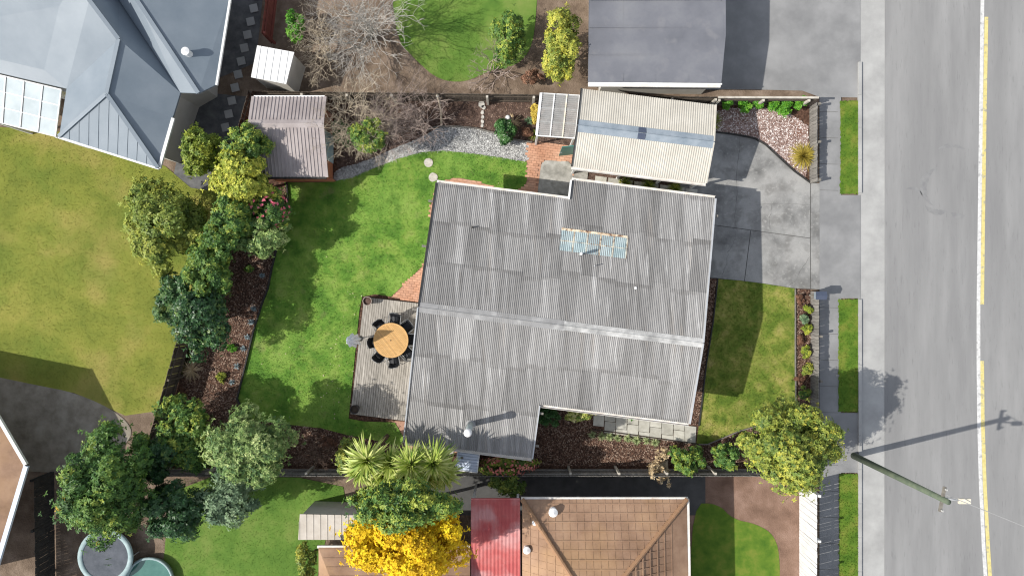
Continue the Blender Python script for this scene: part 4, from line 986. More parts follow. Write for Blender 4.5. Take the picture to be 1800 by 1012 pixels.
# stones and ornament in the soil bed
st = thing('stone_row', 'row of pale stepping stones crossing the dark soil bed', 'stones', P(848, 200))
for px, r in (((847, 184), .16), ((850, 189), .10), ((848, 198), .09), ((848.5, 206), .09), ((848, 214), .085), ((847.5, 221), .08)):
    p = P(*px); b = MB(); n = 9; rr = [r*random.uniform(.8, 1.15) for _ in range(n)]
    b.prism([(p.x+math.cos(6.283*k/n)*rr[k]*.9, p.y+math.sin(6.283*k/n)*rr[k]*1.1) for k in range(n)], 0, .05); b.build('stone', M_stone, st)
op = P(893, 212); orn = thing('garden_ornament', 'white ball ornament on a dark pedestal behind the rounded bush', 'ornament', (op.x, op.y, 0))
b = MB(); b.lathe(op, [(.17, 0), (.17, .06), (.10, .10), (.08, .35), (.15, .42), (.15, .45), (.001, .45)], 20); b.build('pedestal', M_edge, orn, True)
b = MB(); b.lathe(op+Vector((0, 0, .55)), [(.11*math.sin(a), -.11*math.cos(a)) for a in [.02+3.10*k/10 for k in range(11)]], 18); b.build('ball', M_capw, orn, True)

# ---------------------------------------------------------------- neighbours' buildings
def clip(poly, o, d):
    """parameter range of the line o+t*d inside a convex 2d polygon"""
    t0, t1 = -1e9, 1e9; n = len(poly); ar = sum(poly[i][0]*poly[(i+1) % n][1]-poly[(i+1) % n][0]*poly[i][1] for i in range(n))
    if ar < 0: poly = poly[::-1]
    for i in range(n):
        a, c = poly[i], poly[(i+1) % n]; nx, ny = -(c[1]-a[1]), c[0]-a[0]
        den = nx*d[0]+ny*d[1]; num = nx*(o[0]-a[0])+ny*(o[1]-a[1])
        if abs(den) < 1e-9:
            if num < 0: return None
        else:
            t = -num/den
            if den > 0: t0 = max(t0, t)
            else: t1 = min(t1, t)
    return (t0, t1) if t1 > t0+.02 else None
def ribs(pts, spacing, wd, ht, m, parent, name, across=False, stagger=0):
    """raised seams (down the slope) or course edges (across it) on a convex roof plane"""
    p = [Vector(q) for q in pts]; nm = (p[1]-p[0]).cross(p[2]-p[0]).normalized()
    if nm.z < 0: nm = -nm
    dn = Vector((nm.x, nm.y, 0)); dn = dn.normalized() if dn.length > 1e-4 else Vector((0, -1, 0))
    d = Vector((-dn.y, dn.x, 0)) if across else dn; s = Vector((-d.y, d.x, 0))
    c = sum(p, Vector())/len(p); hz = lambda x, y: c.z-(nm.x*(x-c.x)+nm.y*(y-c.y))/nm.z
    poly = [(q.x, q.y) for q in p]; ks = [(q-c).dot(s) for q in p]; b = MB()
    k = math.floor(min(ks)/spacing)
    while k*spacing < max(ks):
        o = c+s*(k*spacing); r = clip(poly, (o.x, o.y), (d.x, d.y)); k += 1
        if not r: continue
        a = o+d*r[0]; e = o+d*r[1]
        if stagger:
            t = r[0]+(stagger/2 if k % 2 else 0)
            b.bar((a.x, a.y, hz(a.x, a.y)+ht/2), (e.x, e.y, hz(e.x, e.y)+ht/2), wd, ht, nm)
        else: b.bar((a.x, a.y, hz(a.x, a.y)+ht/2), (e.x, e.y, hz(e.x, e.y)+ht/2), wd, ht, nm)
    o = b.build(name, m, parent); o['kind'] = 'stuff'; return o
def poly3(l): return [P(x, y, z) for x, y, z in l]

# blue steel roofed house, top left
nw = thing('house', 'large house with blue grey steel hip roof in the top left corner', 'house', P(150, 120))
planes = [[(-250, -150, 4.35), (70, -150, 5.9), (157, 0, 4.6), (209, 69, 4.0), (117, 156, 2.9), (-250, 70, 2.9)],
          [(209, 69, 4.0), (188, 165, 3.77), (104, 240, 2.75), (117, 156, 2.9)],
          [(188, 165, 3.77), (278, 295, 2.75), (104, 240, 2.75)],
          [(70, -150, 5.9), (140, -105, 3.9), (209, 0, 3.3), (209, 69, 4.0), (157, 0, 4.6)],
          [(209, 0, 3.3), (317, 163, 2.75), (188, 165, 3.77), (209, 69, 4.0)],
          [(317, 163, 2.75), (303, 208, 2.70), (278, 295, 2.70), (188, 165, 3.77)],
          [(140, -105, 3.9), (170, -110, 4.5), (241, 0, 3.9), (349, 164, 3.0), (317, 163, 2.75), (209, 0, 3.3)],
          [(170, -110, 4.5), (420, -110, 2.75), (402, 0, 2.75), (378, 150, 2.75), (349, 164, 3.0), (241, 0, 3.9)]]
b = MB(); gw = [P(x, y, 2.6) for x, y in ((-200, -60), (345, -60), (335, 140), (300, 160), (264, 268), (128, 226), (134, 166), (-200, 88))]
b.prism([(p.x, p.y) for p in gw], 0, 2.55); b.build('wall', M_wall, nw)
for pl in planes:
    v = poly3(pl); b = MB(); b.slab(v, .10); b.build('roof_plane', M_slate, nw)
for i, pl in ((2, planes[2]),):
    ribs(poly3(pl), .42, .02, .018, M_slate, nw, 'roof_seams')
for a, c in (((157, 0, 4.6), (209, 69, 4.0)), ((188, 165, 3.77), (278, 295, 2.75)), ((241, 0, 3.9), (349, 164, 3.0)), ((188, 165, 3.77), (104, 240, 2.75)), ((209, 69, 4.0), (188, 165, 3.77))):
    b = MB(); b.bar(P(*a)+Vector((0, 0, .03)), P(*c)+Vector((0, 0, .03)), .16, .05); b.build('ridge_cap', M_slate, nw)
for a, c in (((404, 0, 2.7), (380, 150, 2.7)), ((280, 296, 2.7), (104, 241, 2.7)), ((305, 208, 2.7), (280, 296, 2.7))):
    b = MB(); b.bar(P(*a), P(*c), .13, .1); b.build('gutter', M_trim, nw)
b = MB(); p = P(328, 92, 3.4); b.lathe(p, [(.14, -.3), (.14, .12), (.17, .13), (.001, .2)], 14); b.build('roof_vent', M_capw, nw)
v = poly3([(-120, 104, 2.75), (108, 158, 2.75), (98, 240, 2.3), (-120, 186, 2.3)])
con = bpy.data.objects.new('conservatory_roof', None); COL.objects.link(con); con.parent = nw
for i in range(7):
    for j in range(3):
        f0, f1, g0, g1 = i/7+.008, (i+1)/7-.008, j/3+.01, (j+1)/3-.01
        Q = lambda f, g: v[0].lerp(v[1], f).lerp(v[3].lerp(v[2], f), g)
        b = MB(); b.slab([Q(f0, g0), Q(f1, g0), Q(f1, g1), Q(f0, g1)], .02); b.build('pane', M_glassr, con)
for i in range(8):
    b = MB(); b.bar(Q(i/7, 0)+Vector((0, 0, .01)), Q(i/7, 1)+Vector((0, 0, .01)), .05, .05); b.build('bar', M_trim, con)
for i in range(4):
    b = MB(); b.bar(Q(0, i/3)-Vector((0, 0, .01)), Q(1, i/3)-Vector((0, 0, .01)), .05, .045); b.build('bar', M_trim, con)
for f, gg in ((0, 1), (.5, 1), (1, 1)):
    b = MB(); p = Q(f, gg); b.box((p.x, p.y, 1.13), (.09, .09, 2.25)); b.build('post', M_trim, con)
# row of square stepping pads along the side path
for i in range(11):
    f = i/10; p = P(452-f*55, -8+f*232); b = MB()
    if i == 0: ps = thing('paver_row', 'row of pale square pavers on the dark path left of the shed', 'paving', (p.x, p.y, 0))
    b.box((p.x, p.y, .02), (.36, .36, .05), (Vector((.97, .23, 0)), Vector((-.23, .97, 0)), Vector((0, 0, 1)))); b.build('paver', M_gut, ps)
# white shed beyond the top fence
ws = thing('white_shed', 'small white flat roofed shed beyond the garden shed', 'shed', P(487, 118))
v = poly3([(452, 80, 1.9), (517, 92, 1.9), (503, 148, 1.8), (441, 136, 1.8)]); cx = sum(v, Vector())/4
b = MB(); b.prism([(cx.x+(p.x-cx.x)*.92, cx.y+(p.y-cx.y)*.92) for p in v], 0, 1.75); b.build('wall', M_wall, ws)
b = MB(); b.slab(v, .06); b.build('roof', M_trim, ws)
ribs(v, .3, .03, .02, M_trim, ws, 'roof_seams')
fence('red stained timber fence above the white shed', (492, -40), (478, 78), 1.3, M_redw, M_redw, 1, pw=.14, name='red_fence')

# grey roofed building, top
nt_ = thing('garage', 'building with flat dark grey roof and pale fascia at the top', 'garage', P(1150, 60))
v = poly3([(1040, -180, 2.9), (1275, -180, 2.9), (1276, 60, 2.75), (1268, 146, 2.6), (1034, 144, 2.6), (1036, -60, 2.8)])
b = MB(); b.slab(v, .12); b.build('roof', M_greyroof, nt_)
b = MB(); w_ = [P(1052, -140), P(1232, -140), P(1232, 166), P(1052, 164)]; b.prism([(p.x, p.y) for p in w_], 0, 2.45); b.build('wall', M_wall, nt_)
for i in range(1, 5):
    y = 144-i*48; a, c = P(1036, y, 2.6+.062*i), P(1268, y+1, 2.6+.062*i); b = MB(); b.bar(a+Vector((0, 0, .012)), c+Vector((0, 0, .012)), .05, .02); b.build('roof_seam', M_greyroof, nt_)
for x in (1095, 1152, 1210):
    a, c = P(x, 143, 2.6), P(x, -170, 2.9); b = MB(); b.bar(a+Vector((0, 0, .01)), c+Vector((0, 0, .01)), .03, .016); b.build('roof_seam', M_greyroof, nt_)
b = MB(); b.bar(P(1034, 147, 2.52), P(1268, 149, 2.52), .06, .2); b.build('fascia', M_trim, nt_)
b = MB(); b.bar(P(1034, 150, 2.56), P(1266, 152, 2.56), .11, .09); b.build('gutter', M_gutter, nt_)

# brown tiled house, bottom
sb = thing('house', 'house with brown tiled hip roof at the bottom', 'house', P(1060, 980))
ze = 2.6; zt_ = 4.3
up = [(918, 877, ze), (1207, 877, ze), (1056, 1062, zt_), (1036, 1062, zt_)]
rt_ = [(1207, 877, ze), (1214, 1250, ze), (1150, 1250, 3.4), (1056, 1062, zt_)]
lf = [(918, 877, ze), (1036, 1062, zt_), (1036, 1250, zt_), (918, 1250, ze)]
b = MB(); w_ = [P(930, 900), P(1166, 900), P(1166, 1180), P(590, 1180), P(590, 972), P(930, 972)]; b.prism([(p.x, p.y) for p in w_], 0, 2.45); b.build('wall', mat('brick_wall_brown', [(.17, .10, .075), (.24, .15, .115)], 3, 6, .9), sb)
for pl in (up, rt_, lf):
    v = poly3(pl); b = MB(); b.slab(v, .08); b.build('roof_plane', M_tile, sb); ribs(v, .33, .05, .022, M_tile, sb, 'tile_courses', True); ribs(v, .30, .03, .012, M_tile, sb, 'tile_joints')
for a, c in (((918, 877, ze), (1036, 1062, zt_)), ((1207, 877, ze), (1056, 1062, zt_))):
    b = MB(); a, c = P(*a), P(*c); n = 18
    for i in range(n):
        p0 = a.lerp(c, i/n); p1 = a.lerp(c, (i+1.1)/n); b.tube([p0+Vector((0, 0, .02)), p1+Vector((0, 0, .06))], .10, 8, .085)
    b.build('hip_tiles', M_tile2, sb)
b = MB(); b.bar(P(916, 875, ze-.06), P(1209, 875, ze-.06), .1, .09); b.build('gutter', M_gutter, sb)
b = MB(); b.bar(P(1209, 876, ze-.06), P(1215, 1200, ze-.06), .1, .09); b.build('gutter', M_gutter, sb)
for px, r, h in (((972, 898), .16, .3), ((940, 916), .10, .25), ((926, 965), .13, .2)):
    p = P(*px, 2.85); b = MB(); b.lathe(p, [(r, -.2), (r, h*.6), (r*1.2, h*.62), (.001, h)], 14); b.build('roof_vent', M_capw, sb)
# left wing of it
v = poly3([(560, 962, ze), (826, 962, ze), (826, 1200, 4.2), (650, 1200, 4.2)]); b = MB(); b.slab(v, .08); b.build('roof_plane', M_tile, sb); ribs(v, .33, .05, .022, M_tile, sb, 'tile_courses', True)
v = poly3([(560, 962, ze), (650, 1200, 4.2), (560, 1200, ze)]); b = MB(); b.slab(v, .08); b.build('roof_plane', M_tile, sb)
b = MB(); b.bar(P(558, 960, ze-.06), P(826, 960, ze-.06), .1, .09); b.build('gutter', M_gutter, sb)
# red porch roof
rp_ = thing('porch', 'porch with faded red corrugated roof at the bottom between tiled roofs', 'porch', P(875, 960))
v = poly3([(828, 878, 2.45), (914, 878, 2.45), (916, 1180, 2.75), (828, 1180, 2.75)]); v = [q+Vector((0, 0, .0)) for q in v]
off = v[0]; n = 6
X = (v[1]-v[0]); L = (v[3]-v[0]).length; wdt = X.length/n; X = X.normalized(); Yd = (v[3]-v[0]).normalized(); Z = X.cross(-Yd)
me = corr_mesh('roof_sheet', wdt, L, 6, .012); me.materials.append(M_redroof)
for i in range(n):
    o = bpy.data.objects.new('roof_sheet', me); COL.objects.link(o); o.parent = rp_
    o.matrix_local = Matrix.Translation(v[0]+X*wdt*i+Vector((0, 0, .01+.002*(i % 2)))-wpos(rp_)) @ Matrix((X, -Yd, X.cross(-Yd))).transposed().to_4x4()
b = MB(); b.slab([p-Vector((0, 0, .05)) for p in v], .08); b.build('frame', M_trim, rp_)
b = MB(); b.bar(v[0]+Vector((0, .03, -.03)), v[1]+Vector((0, .03, -.03)), .05, .14); b.build('fascia', M_redroof, rp_)
for p in (v[0].lerp(v[1], .04), v[0].lerp(v[1], .96)):
    b = MB(); b.box((p.x, p.y-.1, 1.2), (.1, .1, 2.4)); b.build('post', M_trim, rp_)
# pale lean shed left of the yellow tree
ls = thing('pale_shed', 'small shed with pale flat roof left of the yellow flowering tree', 'shed', P(575, 925))
v = poly3([(527, 903, 1.9), (626, 905, 1.9), (624, 948, 1.8), (524, 948, 1.8)]); cx = sum(v, Vector())/4
b = MB(); b.prism([(cx.x+(p.x-cx.x)*.93, cx.y+(p.y-cx.y)*.93) for p in v], 0, 1.78); b.build('wall', M_wall, ls)
b = MB(); b.slab(v, .06); b.build('roof', mat('pale_roof', [(.40, .36, .31), (.5, .46, .41)], 2, 6, .7), ls); ribs(v, .3, .03, .02, MATS['pale_roof'], ls, 'roof_seams')
# house corner bottom left
hb = thing('house', 'house corner with brown roof and pale gutter at the lower left edge', 'house', P(0, 780))
v = poly3([(-300, 620, 2.8), (-20, 640, 3.6), (44, 818, 2.6), (-40, 1100, 2.6), (-300, 1100, 3.9)]); b = MB()
b.slab(poly3([(-30, 690, 2.7), (44, 818, 2.6), (-40, 1100, 2.6), (-160, 900, 3.2)]), .08)
b.build('roof_plane', M_tile, hb)
b = MB(); b.slab(poly3([(-30, 690, 2.7), (-160, 900, 3.2), (-300, 760, 2.6), (-260, 640, 2.6)]), .08); b.build('roof_plane', M_tile, hb)
b = MB(); w_ = [P(-250, 700), P(-10, 720), P(35, 800), P(-30, 1000), P(-250, 1000)]; b.prism([(p.x, p.y) for p in w_], 0, 2.45); b.build('wall', M_wall, hb)
b = MB(); b.bar(P(46, 818, 2.55), P(-38, 1100, 2.55), .22, .12); b.build('gutter', M_metalw, hb)
b = MB(); b.bar(P(46, 816, 2.55), P(-28, 690, 2.65), .14, .12); b.build('barge_board', M_trim, hb)
fence('timber fence at the lower left, coloured black for its shaded face', (95, 828), (98, 1090), 1.3, M_bedge, M_bedge, -1, pw=.14, name='dark_fence')  # black colour stands in for shade on the fence face
fence('tall white timber fence beside the footpath at the bottom right', (1405, 848), (1405, 1080), 1.8, M_trim, M_trim, 1, pw=.14, gap=.008, name='white_fence')
# trampoline and hoop
tp = P(185, 978, .6); tr = thing('trampoline', 'round trampoline with pale blue padding at the lower left', 'trampoline', (tp.x, tp.y, 0))
b = MB(); b.lathe(tp, [(.001, -.02), (1.02, .0)], 36); b.build('mat', M_tramp, tr)
b = MB(); b.lathe(tp, [(1.02, .0), (1.04, .04), (1.22, .045), (1.25, -.03)], 36); b.build('pad', M_tpad, tr, True)
for k in range(6):
    a = 6.283*k/6; p = tp+Vector((math.cos(a)*1.18, math.sin(a)*1.18, 0)); b = MB(); b.tube([p, (p.x, p.y, 0)], .025, 6); b.build('leg', M_steel, tr)
b = MB(); b.lathe(tp+Vector((-.28, .62, .06)), [(.11*math.sin(q), -.11*math.cos(q)) for q in [.02+3.10*k/8 for k in range(9)]], 14); o = b.build('ball', leaf('toy_yellow', [(.6, .42, .05), (.7, .5, .08)]), None, True); tag(o, 'yellow ball lying on the trampoline', 'ball')
pp = P(262, 1022, .3); pool = thing('paddling_pool', 'round pale rimmed paddling pool cut off by the bottom edge', 'pool', (pp.x, pp.y, 0))
b = MB(); b.lathe(pp, [(1.0, -.3), (1.08, -.1), (1.12, 0), (1.06, .05), (1.0, 0), (.97, -.25)], 36); b.build('rim', M_tpad, pool, True)
b = MB(); b.lathe(pp, [(.98, -.1), (.001, -.1)], 30); b.build('water', mat('pool_water', [(.05, .14, .12), (.08, .19, .16)], 2, 4, .08, spec=.6), pool)

# utility pole and wire
up_ = P(1500, 800); ht = 6.8; pole = thing('utility_pole', 'green treated utility pole standing at the kerb', 'pole', (up_.x, up_.y, 0))
b = MB(); b.tube([up_, up_+Vector((0, 0, ht))], .15, 14, .10); b.build('shaft', M_pole, pole, True)
b = MB(); ca = up_+Vector((0, 0, ht-.35)); b.bar(ca+Vector((-.09, -.45, 0)), ca+Vector((.09, .45, 0)), .08, .1); b.build('crossarm', M_edge, pole)
for f in (-.38, .38):
    q = ca+Vector((.2*f, f, .06)); b = MB(); b.lathe(q, [(.03, 0), (.045, .05), (.03, .08), (.04, .12), (.001, .14)], 10); b.build('insulator', M_gut, pole)
lampp = up_+Vector((0, 0, ht-.7)); b = MB(); b.tube([lampp, lampp+Vector((.35, -.05, .18)), lampp+Vector((.75, -.1, .2))], .035, 8); b.build('lamp_arm', M_steel, pole, True)
b = MB(); b.box(lampp+Vector((.9, -.12, .2)), (.42, .18, .1)); b.build('lamp_head', M_cream2, pole)
a = ca+Vector((.05, .2, .2)); e = P(2300, 1130, 6.3); b = MB(); b.tube([a.lerp(e, f)-Vector((0, 0, 2.2*f*(1-f))) for f in [k/14 for k in range(15)]], .016, 5)
tag(b.build('power_line', M_gut), 'thin overhead wire running right from the utility pole', 'wire')

# ---------------------------------------------------------------- planting: left hedge row
RR = np.random.default_rng(5)
tree('shrub_tree', 'dark olive shrub overlapping the shed roof, topmost of the left row', (437, 260), 2.4, (.95, .9, 1.0), F_mid, B_brown, 14, 750, 6, .14, .055, .62)
tree('shrub_tree', 'bright yellow-green shrub below the shed, brightest of the left row', (428, 316), 2.6, (1.35, 1.15, 1.1), F_yel, B_brown, 20, 1700, 6, .16, .065, .62)
tree('shrub_tree', 'green shrub with yellow tips beside the fence below the brightest left shrub', (405, 378), 2.5, (1.05, 1.0, 1.0), F_mid, B_brown, 16, 1100, 6, .17, .065, .62)
tree('flowering_shrub', 'grey green shrub with pink blossom at the lawn edge', (472, 366), 1.9, (.95, .9, .9), F_mid, B_brown, 14, 700, 6, .15, .055, .45, cat='shrub', flower=(F_pink, 80, .085, (.8, .1, .4)))
tree('shrub_tree', 'open grey green shrub with bare pale limbs reaching over the lawn', (450, 408), 2.0, (1.4, 1.0, .85), F_grey, B_pale, 16, 1250, 6, .16, .06, .5, cs=.34)
tree('shrub_tree', 'dark green shrub wedged between the open grey green shrub and the fence', (392, 425), 2.3, (1.0, .85, .9), F_mid, B_brown, 12, 700, 6, .16, .06, .5)
tree('shrub_tree', 'dark green shrub with scattered yellow tips halfway down the left fence', (370, 468), 2.4, (.95, 1.3, 1.05), F_mid, B_brown, 16, 1150, 6, .16, .06, .55, ts=.2)
tree('shrub_tree', 'dense dark glossy shrub beside the long bark bed', (355, 562), 2.3, (1.2, 1.5, 1.25), F_dark, B_brown, 18, 1500, 5, .14, .065, .45)
tree('shrub_tree', 'dark green shrub in the lower left corner nearest the bark bed', (320, 745), 2.3, (1.1, 1.1, 1.1), F_mid, B_brown, 16, 1100, 6, .16, .065, .55)
tree('shrub_tree', 'dark blue green shrub in the lower left corner against the fence', (284, 802), 2.3, (.95, 1.0, 1.0), F_dark, B_brown, 14, 950, 6, .16, .065, .42)
tree('shrub_tree', 'mid green shrub between the lower left corner and the big grey green bush', (345, 788), 2.0, (1.0, .95, .95), F_mid, B_brown, 15, 950, 6, .16, .06, .48)
tree('large_bush', 'big rounded grey green bush at the bottom left of the lawn', (446, 784), 2.9, (1.75, 1.5, 1.6), F_grey, B_brown, 30, 2900, 6, .15, .055, .50, cat='bush')
tree('small_bush', 'small light green bush left of the strap leaved trees', (611, 800), 1.2, (.62, .75, .8), F_bush, B_brown, 10, 500, 6, .12, .045, .42, cat='bush')
bare('bare_shrub', 'brown leafless shrub right of the big grey green bush', (556, 800), .6, 1.0, 1.3, B_dark, 14, 4, .014)
tree('mound_plant', 'low reddish brown mound plant by the bottom fence', (577, 778), .3, (.32, .25, .25), F_brown, B_brown, 6, 160, 5, .09, .03, .5, cat='plant')
# strap leaved trees
def cabbage(label, heads):
    px, z, L = heads[0]; c = P(px[0], px[1], z); t = thing('cabbage_tree', label, 'tree', (c.x, c.y, 0), 'strap leaved trees at the bottom fence')
    b = MB(); Vs, Fs, Ts, n0 = [], [], [], 0
    for (hx, hz_, hl) in heads:
        h = P(hx[0], hx[1], hz_); b.tube([(c.x, c.y, -.05), ((c.x+h.x)/2, (c.y+h.y)/2, hz_*.55), (h.x, h.y, hz_)], .10, 8, .07)
        V, F, T = swords((h.x, h.y, hz_), 190, hl, .085, (-.3, 1.45), .45, .62, .22, 4); Vs.append(V); Fs.append(F+n0); Ts.append(T); n0 += len(V)
    b.build('trunk', B_brown, t); leafpart('crown', np.concatenate(Vs), np.concatenate(Fs), np.concatenate(Ts), F_flax, t)
cabbage('tall strap leaved tree, leftmost and largest of the spiky row', [((645, 808), 4.4, 1.0), ((634, 826), 3.7, .85)])
cabbage('smaller dark centred strap leaved tree, second of the spiky row', [((686, 815), 3.9, .9), ((676, 834), 3.4, .85)])
cabbage('strap leaved tree leaning to the bottom fence, third of the spiky row', [((722, 816), 4.3, 1.0), ((708, 836), 3.6, .9)])
cabbage('strap leaved tree nearest the small metal locker, rightmost of the spiky row', [((762, 814), 4.2, 1.0), ((750, 836), 3.6, .9), ((782, 832), 3.5, .8)])
# coral flowering shrub and bed below the house
tree('flowering_shrub', 'low shrub thick with coral pink flowers below the house', (892, 816), .95, (1.25, .42, .6), F_bush, B_brown, 14, 700, 6, .10, .045, .40, cat='shrub', flower=(F_coral, 170, .07, (0, 0, 1)))
tree('leafy_plant', 'deep green leafy plant in the corner of the house', (966, 733), .6, (.46, .44, .45), F_deep, B_brown, 8, 220, 6, .15, .04, .55, cat='plant')
tree('variegated_shrub', 'yellow variegated shrub against the house beside the slab path', (1014, 728), .6, (.62, .32, .35), F_var, B_brown, 9, 240, 6, .12, .05, .5, cat='shrub')
for i, x in enumerate((1041, 1057, 1071, 1086, 1103, 1119, 1136, 1151)):
    tuft('grass_tuft', 'small grey green tuft in the row below the slab path, %s from its left end' % ('first', 'second', 'third', 'fourth', 'fifth', 'sixth', 'seventh', 'eighth')[i],
         (x, 763+.115*(x-1041)+(0, 1, 0, 1, -1, 1, 0, 1)[i]), .24+.03*(i % 3), 110, leaf('leaf_tuft', [(.14, .20, .08), (.27, .33, .15), (.46, .45, .26)], .7), .02, (.15, 1.5), .5, .02, 'tuft', 'tufts below the slab path')
tuft('leafy_sprig', 'small bright green sprig growing between slabs and the house', (1110, 734), .22, 40, F_brt, .02, z=.05)
# dry seed-head shrub
c = P(1150, 806, .7); t = thing('dry_shrub', 'dead tan shrub with branching seed heads leaning over the bottom fence', 'shrub', (P(1168, 812).x, P(1168, 812).y, 0)); b = MB(); Vs = []; pts = []
o0 = Vector((P(1172, 808).x, P(1172, 808).y, .1))
for k in range(26):
    a = random.uniform(R(85), R(265)); L_ = random.uniform(.7, 1.35); d = Vector((math.cos(a)*.8, math.sin(a)*.62, random.uniform(.45, 1.0))); e = o0+d*L_
    b.tube([o0, o0.lerp(e, .6)+Vector((0, 0, .06)), e], .026, 5, .014)
    for _ in range(7): pts.append(list(o0.lerp(e, random.uniform(.72, 1.05))+Vector((random.gauss(0, .05), random.gauss(0, .05), random.gauss(0, .04)))))
b.build('stems', B_pale, t); pts = np.array(pts); V, T = rosettes(pts, unit(len(pts)), 6, .12, .055, ts=.2); leafpart('seed_heads', V, np.arange(len(V)).reshape(-1, 4), T, F_dry, t)
tree('green_shrub', 'grey green leafy shrub beside the dead tan shrub', (1207, 806), 1.0, (.78, .62, .75), F_mid, B_brown, 12, 520, 6, .13, .055, .55, cat='shrub')
tree('green_shrub', 'dark green shrub between the grey green shrub and the big olive tree', (1272, 800), 1.0, (.62, .58, .7), F_mid, B_brown, 10, 420, 6, .14, .055, .45, cat='shrub')
tree('olive_tree', 'big rounded olive yellow tree in the bottom right corner', (1384, 780), 3.4, (1.85, 1.6, 2.1), F_bush, B_brown, 36, 4600, 6, .15, .06, .46)
# narrow front bed
nf = [('small yellow-green plant nearest the letterbox', (1420, 543), F_yel, .2), ('pale sage cushion plant below the letterbox', (1413, 561), F_sage, .17), ('yellow-green plant in the middle of the narrow front bed', (1419, 578), F_yel, .2),
      ('bushy yellow-green plant halfway down the narrow front bed', (1417, 618), F_yel, .24), ('yellow-green plant below the bushy one in the narrow front bed', (1418, 648), F_bush, .24), ('green plant in the lower narrow front bed', (1414, 690), F_mid, .26)]
for lab, px, m, r in nf: tree('bed_plant', lab, px, .25, (r, r*1.1, .22), m, B_brown, 6, 110, 6, .10, .04, .5, cat='plant')
for lab, px in (('rusty brown low plant at the top of the narrow front bed', (1406, 527)), ('rusty brown low plant halfway down the narrow front bed', (1406, 596)), ('rusty brown low plant at the bottom of the narrow front bed', (1406, 665))):
    tree('brown_plant', lab, px, .15, (.22, .25, .15), F_brown, B_brown, 5, 110, 5, .08, .03, .55, cat='plant')
# pebble bed
gl = ('at the left end of the row by the pebble bed', 'second from the left by the pebble bed', 'third from the left by the pebble bed', 'fourth from the left by the pebble bed', 'fifth and widest by the pebble bed', 'at the right end of the row by the pebble bed')
for i, (x, y, r) in enumerate(((1277, 183, .2), (1308, 187, .24), (1333, 184, .21), (1357, 187, .24), (1379, 187, .32), (1405, 183, .3))):
    tree('small_shrub', 'bright green leafy shrub '+gl[i], (x, y), .45, (r*1.15, r, .35), F_brt, B_brown, 7, 130, 6, .15, .06, .5, cat='shrub', group='green shrubs along the pebble bed fence')
tuft('tussock', 'golden spiky tussock at the corner of the pebble bed', (1411, 275), .72, 420, F_tus, .022, (.12, 1.45), .35, .1, 'tussock')
tuft('tussock', 'dull green tussock half hidden by the garage roof', (1250, 215), .62, 200, F_bush, .02, (.1, 1.4), .4, .1, 'tussock')
for i, px in enumerate(((1098, 322), (1140, 327), (1186, 333))):
    tuft('sedge', 'shaded olive sedge in the gap between garage and house, '+('nearest the concrete pad', 'middle one', 'nearest the driveway')[i], px, .5, 120, F_bush, .02, (.1, 1.3), .5, .05, 'plant', 'sedges between garage and house')
# top bed
tree('rounded_bush', 'rounded glossy green bush at the edge of the gravel path', (887, 232), .6, (.52, .52, .5), F_deep, B_brown, 16, 620, 6, .11, .045, .58, cat='bush')
tuft('succulent', 'pale green leafy plant beside the rounded bush', (930, 213), .24, 60, F_sage, .05, (.1, 1.3), .2, .05, 'plant')
tree('brown_plant', 'reddish brown low plant left of the lean-to', (925, 231), .2, (.3, .25, .18), F_brown, B_brown, 6, 170, 5, .09, .03, .65, cat='plant')
tree('gold_plant', 'golden yellow upright plant against the lean-to', (941, 200), .7, (.18, .45, .6), F_gold, B_brown, 9, 240, 5, .12, .03, .5, cat='plant')
tuft('dry_grass_clump', 'olive grass clump below the golden plant', (939, 237), .35, 90, F_bush, .02)
tuft('dry_leaf_clump', 'dry brown strap leaves beside the white ball ornament', (903, 214), .45, 30, F_dry, .03, (.05, .5), .3)
bare('bare_shrub', 'pale tangled leafless shrub right of the garden shed', (618, 212), 1.9, 1.1, 2.7, B_pale, 17, 5, .024)
bare('bare_shrub', 'mauve leafless shrub in the middle of the top bed', (686, 212), 1.6, 1.2, 2.3, B_pink, 14, 5, .022)
bare('bare_shrub', 'leafless shrub with spreading branches nearest the stone row', (736, 205), 1.4, 1.3, 2.1, B_pink, 9, 5, .024)
tree('green_shrub', 'fresh green shrub in front of the bare shrubs', (650, 240), 2.3, (.8, .66, .7), F_mid, B_brown, 14, 620, 6, .13, .05, .68, cat='shrub')
tree('green_shrub', 'deep green shrub half under the bare branches beside the shed', (603, 235), .8, (.5, .55, .6), F_deep, B_brown, 10, 360, 6, .12, .05, .5, cat='shrub')
b = MB(); p0 = P(776, 220, .1); p1 = P(768, 166, 1.3); b.tube([p0, p0.lerp(p1, .5)+Vector((.08, 0, .05)), p1], .05, 7, .035); tag(b.build('leaning_stake', B_pale), 'crooked pale stake leaning on the top fence', 'stake')
# left bark bed
bl = ('in the middle of the left bed, furthest up', 'second down the lawn edge of the left bed', 'third down the lawn edge of the left bed', 'fourth down the lawn edge of the left bed', 'fifth down the lawn edge of the left bed', 'sixth down the lawn edge of the left bed', 'lowest on the lawn edge of the left bed')
for i, px in enumerate(((461, 484), (446, 542), (442, 566), (435, 592), (429, 612), (417, 643), (408, 671))):
    tuft('blue_cushion_plant', 'small blue grey cushion plant '+('furthest up the lawn edge of the left bed' if i == 0 else bl[i]), px, .17+.015*(i % 3), 60, F_blue, .022, (.1, 1.4), .3, .02, 'plant', 'blue grey cushion plants along the left bed')
for lab, px, m, r in (('low green plant in the middle of the left bed', (406, 610), F_brt, .22), ('low yellow plant in the lower left bed', (389, 663), F_yel, .22), ('low dark green plant in the upper left bed', (438, 471), F_mid, .2)):
    tree('bed_plant', lab, px, .12, (r, r*.85, .14), m, B_brown, 6, 70, 6, .11, .035, .5, cat='plant')
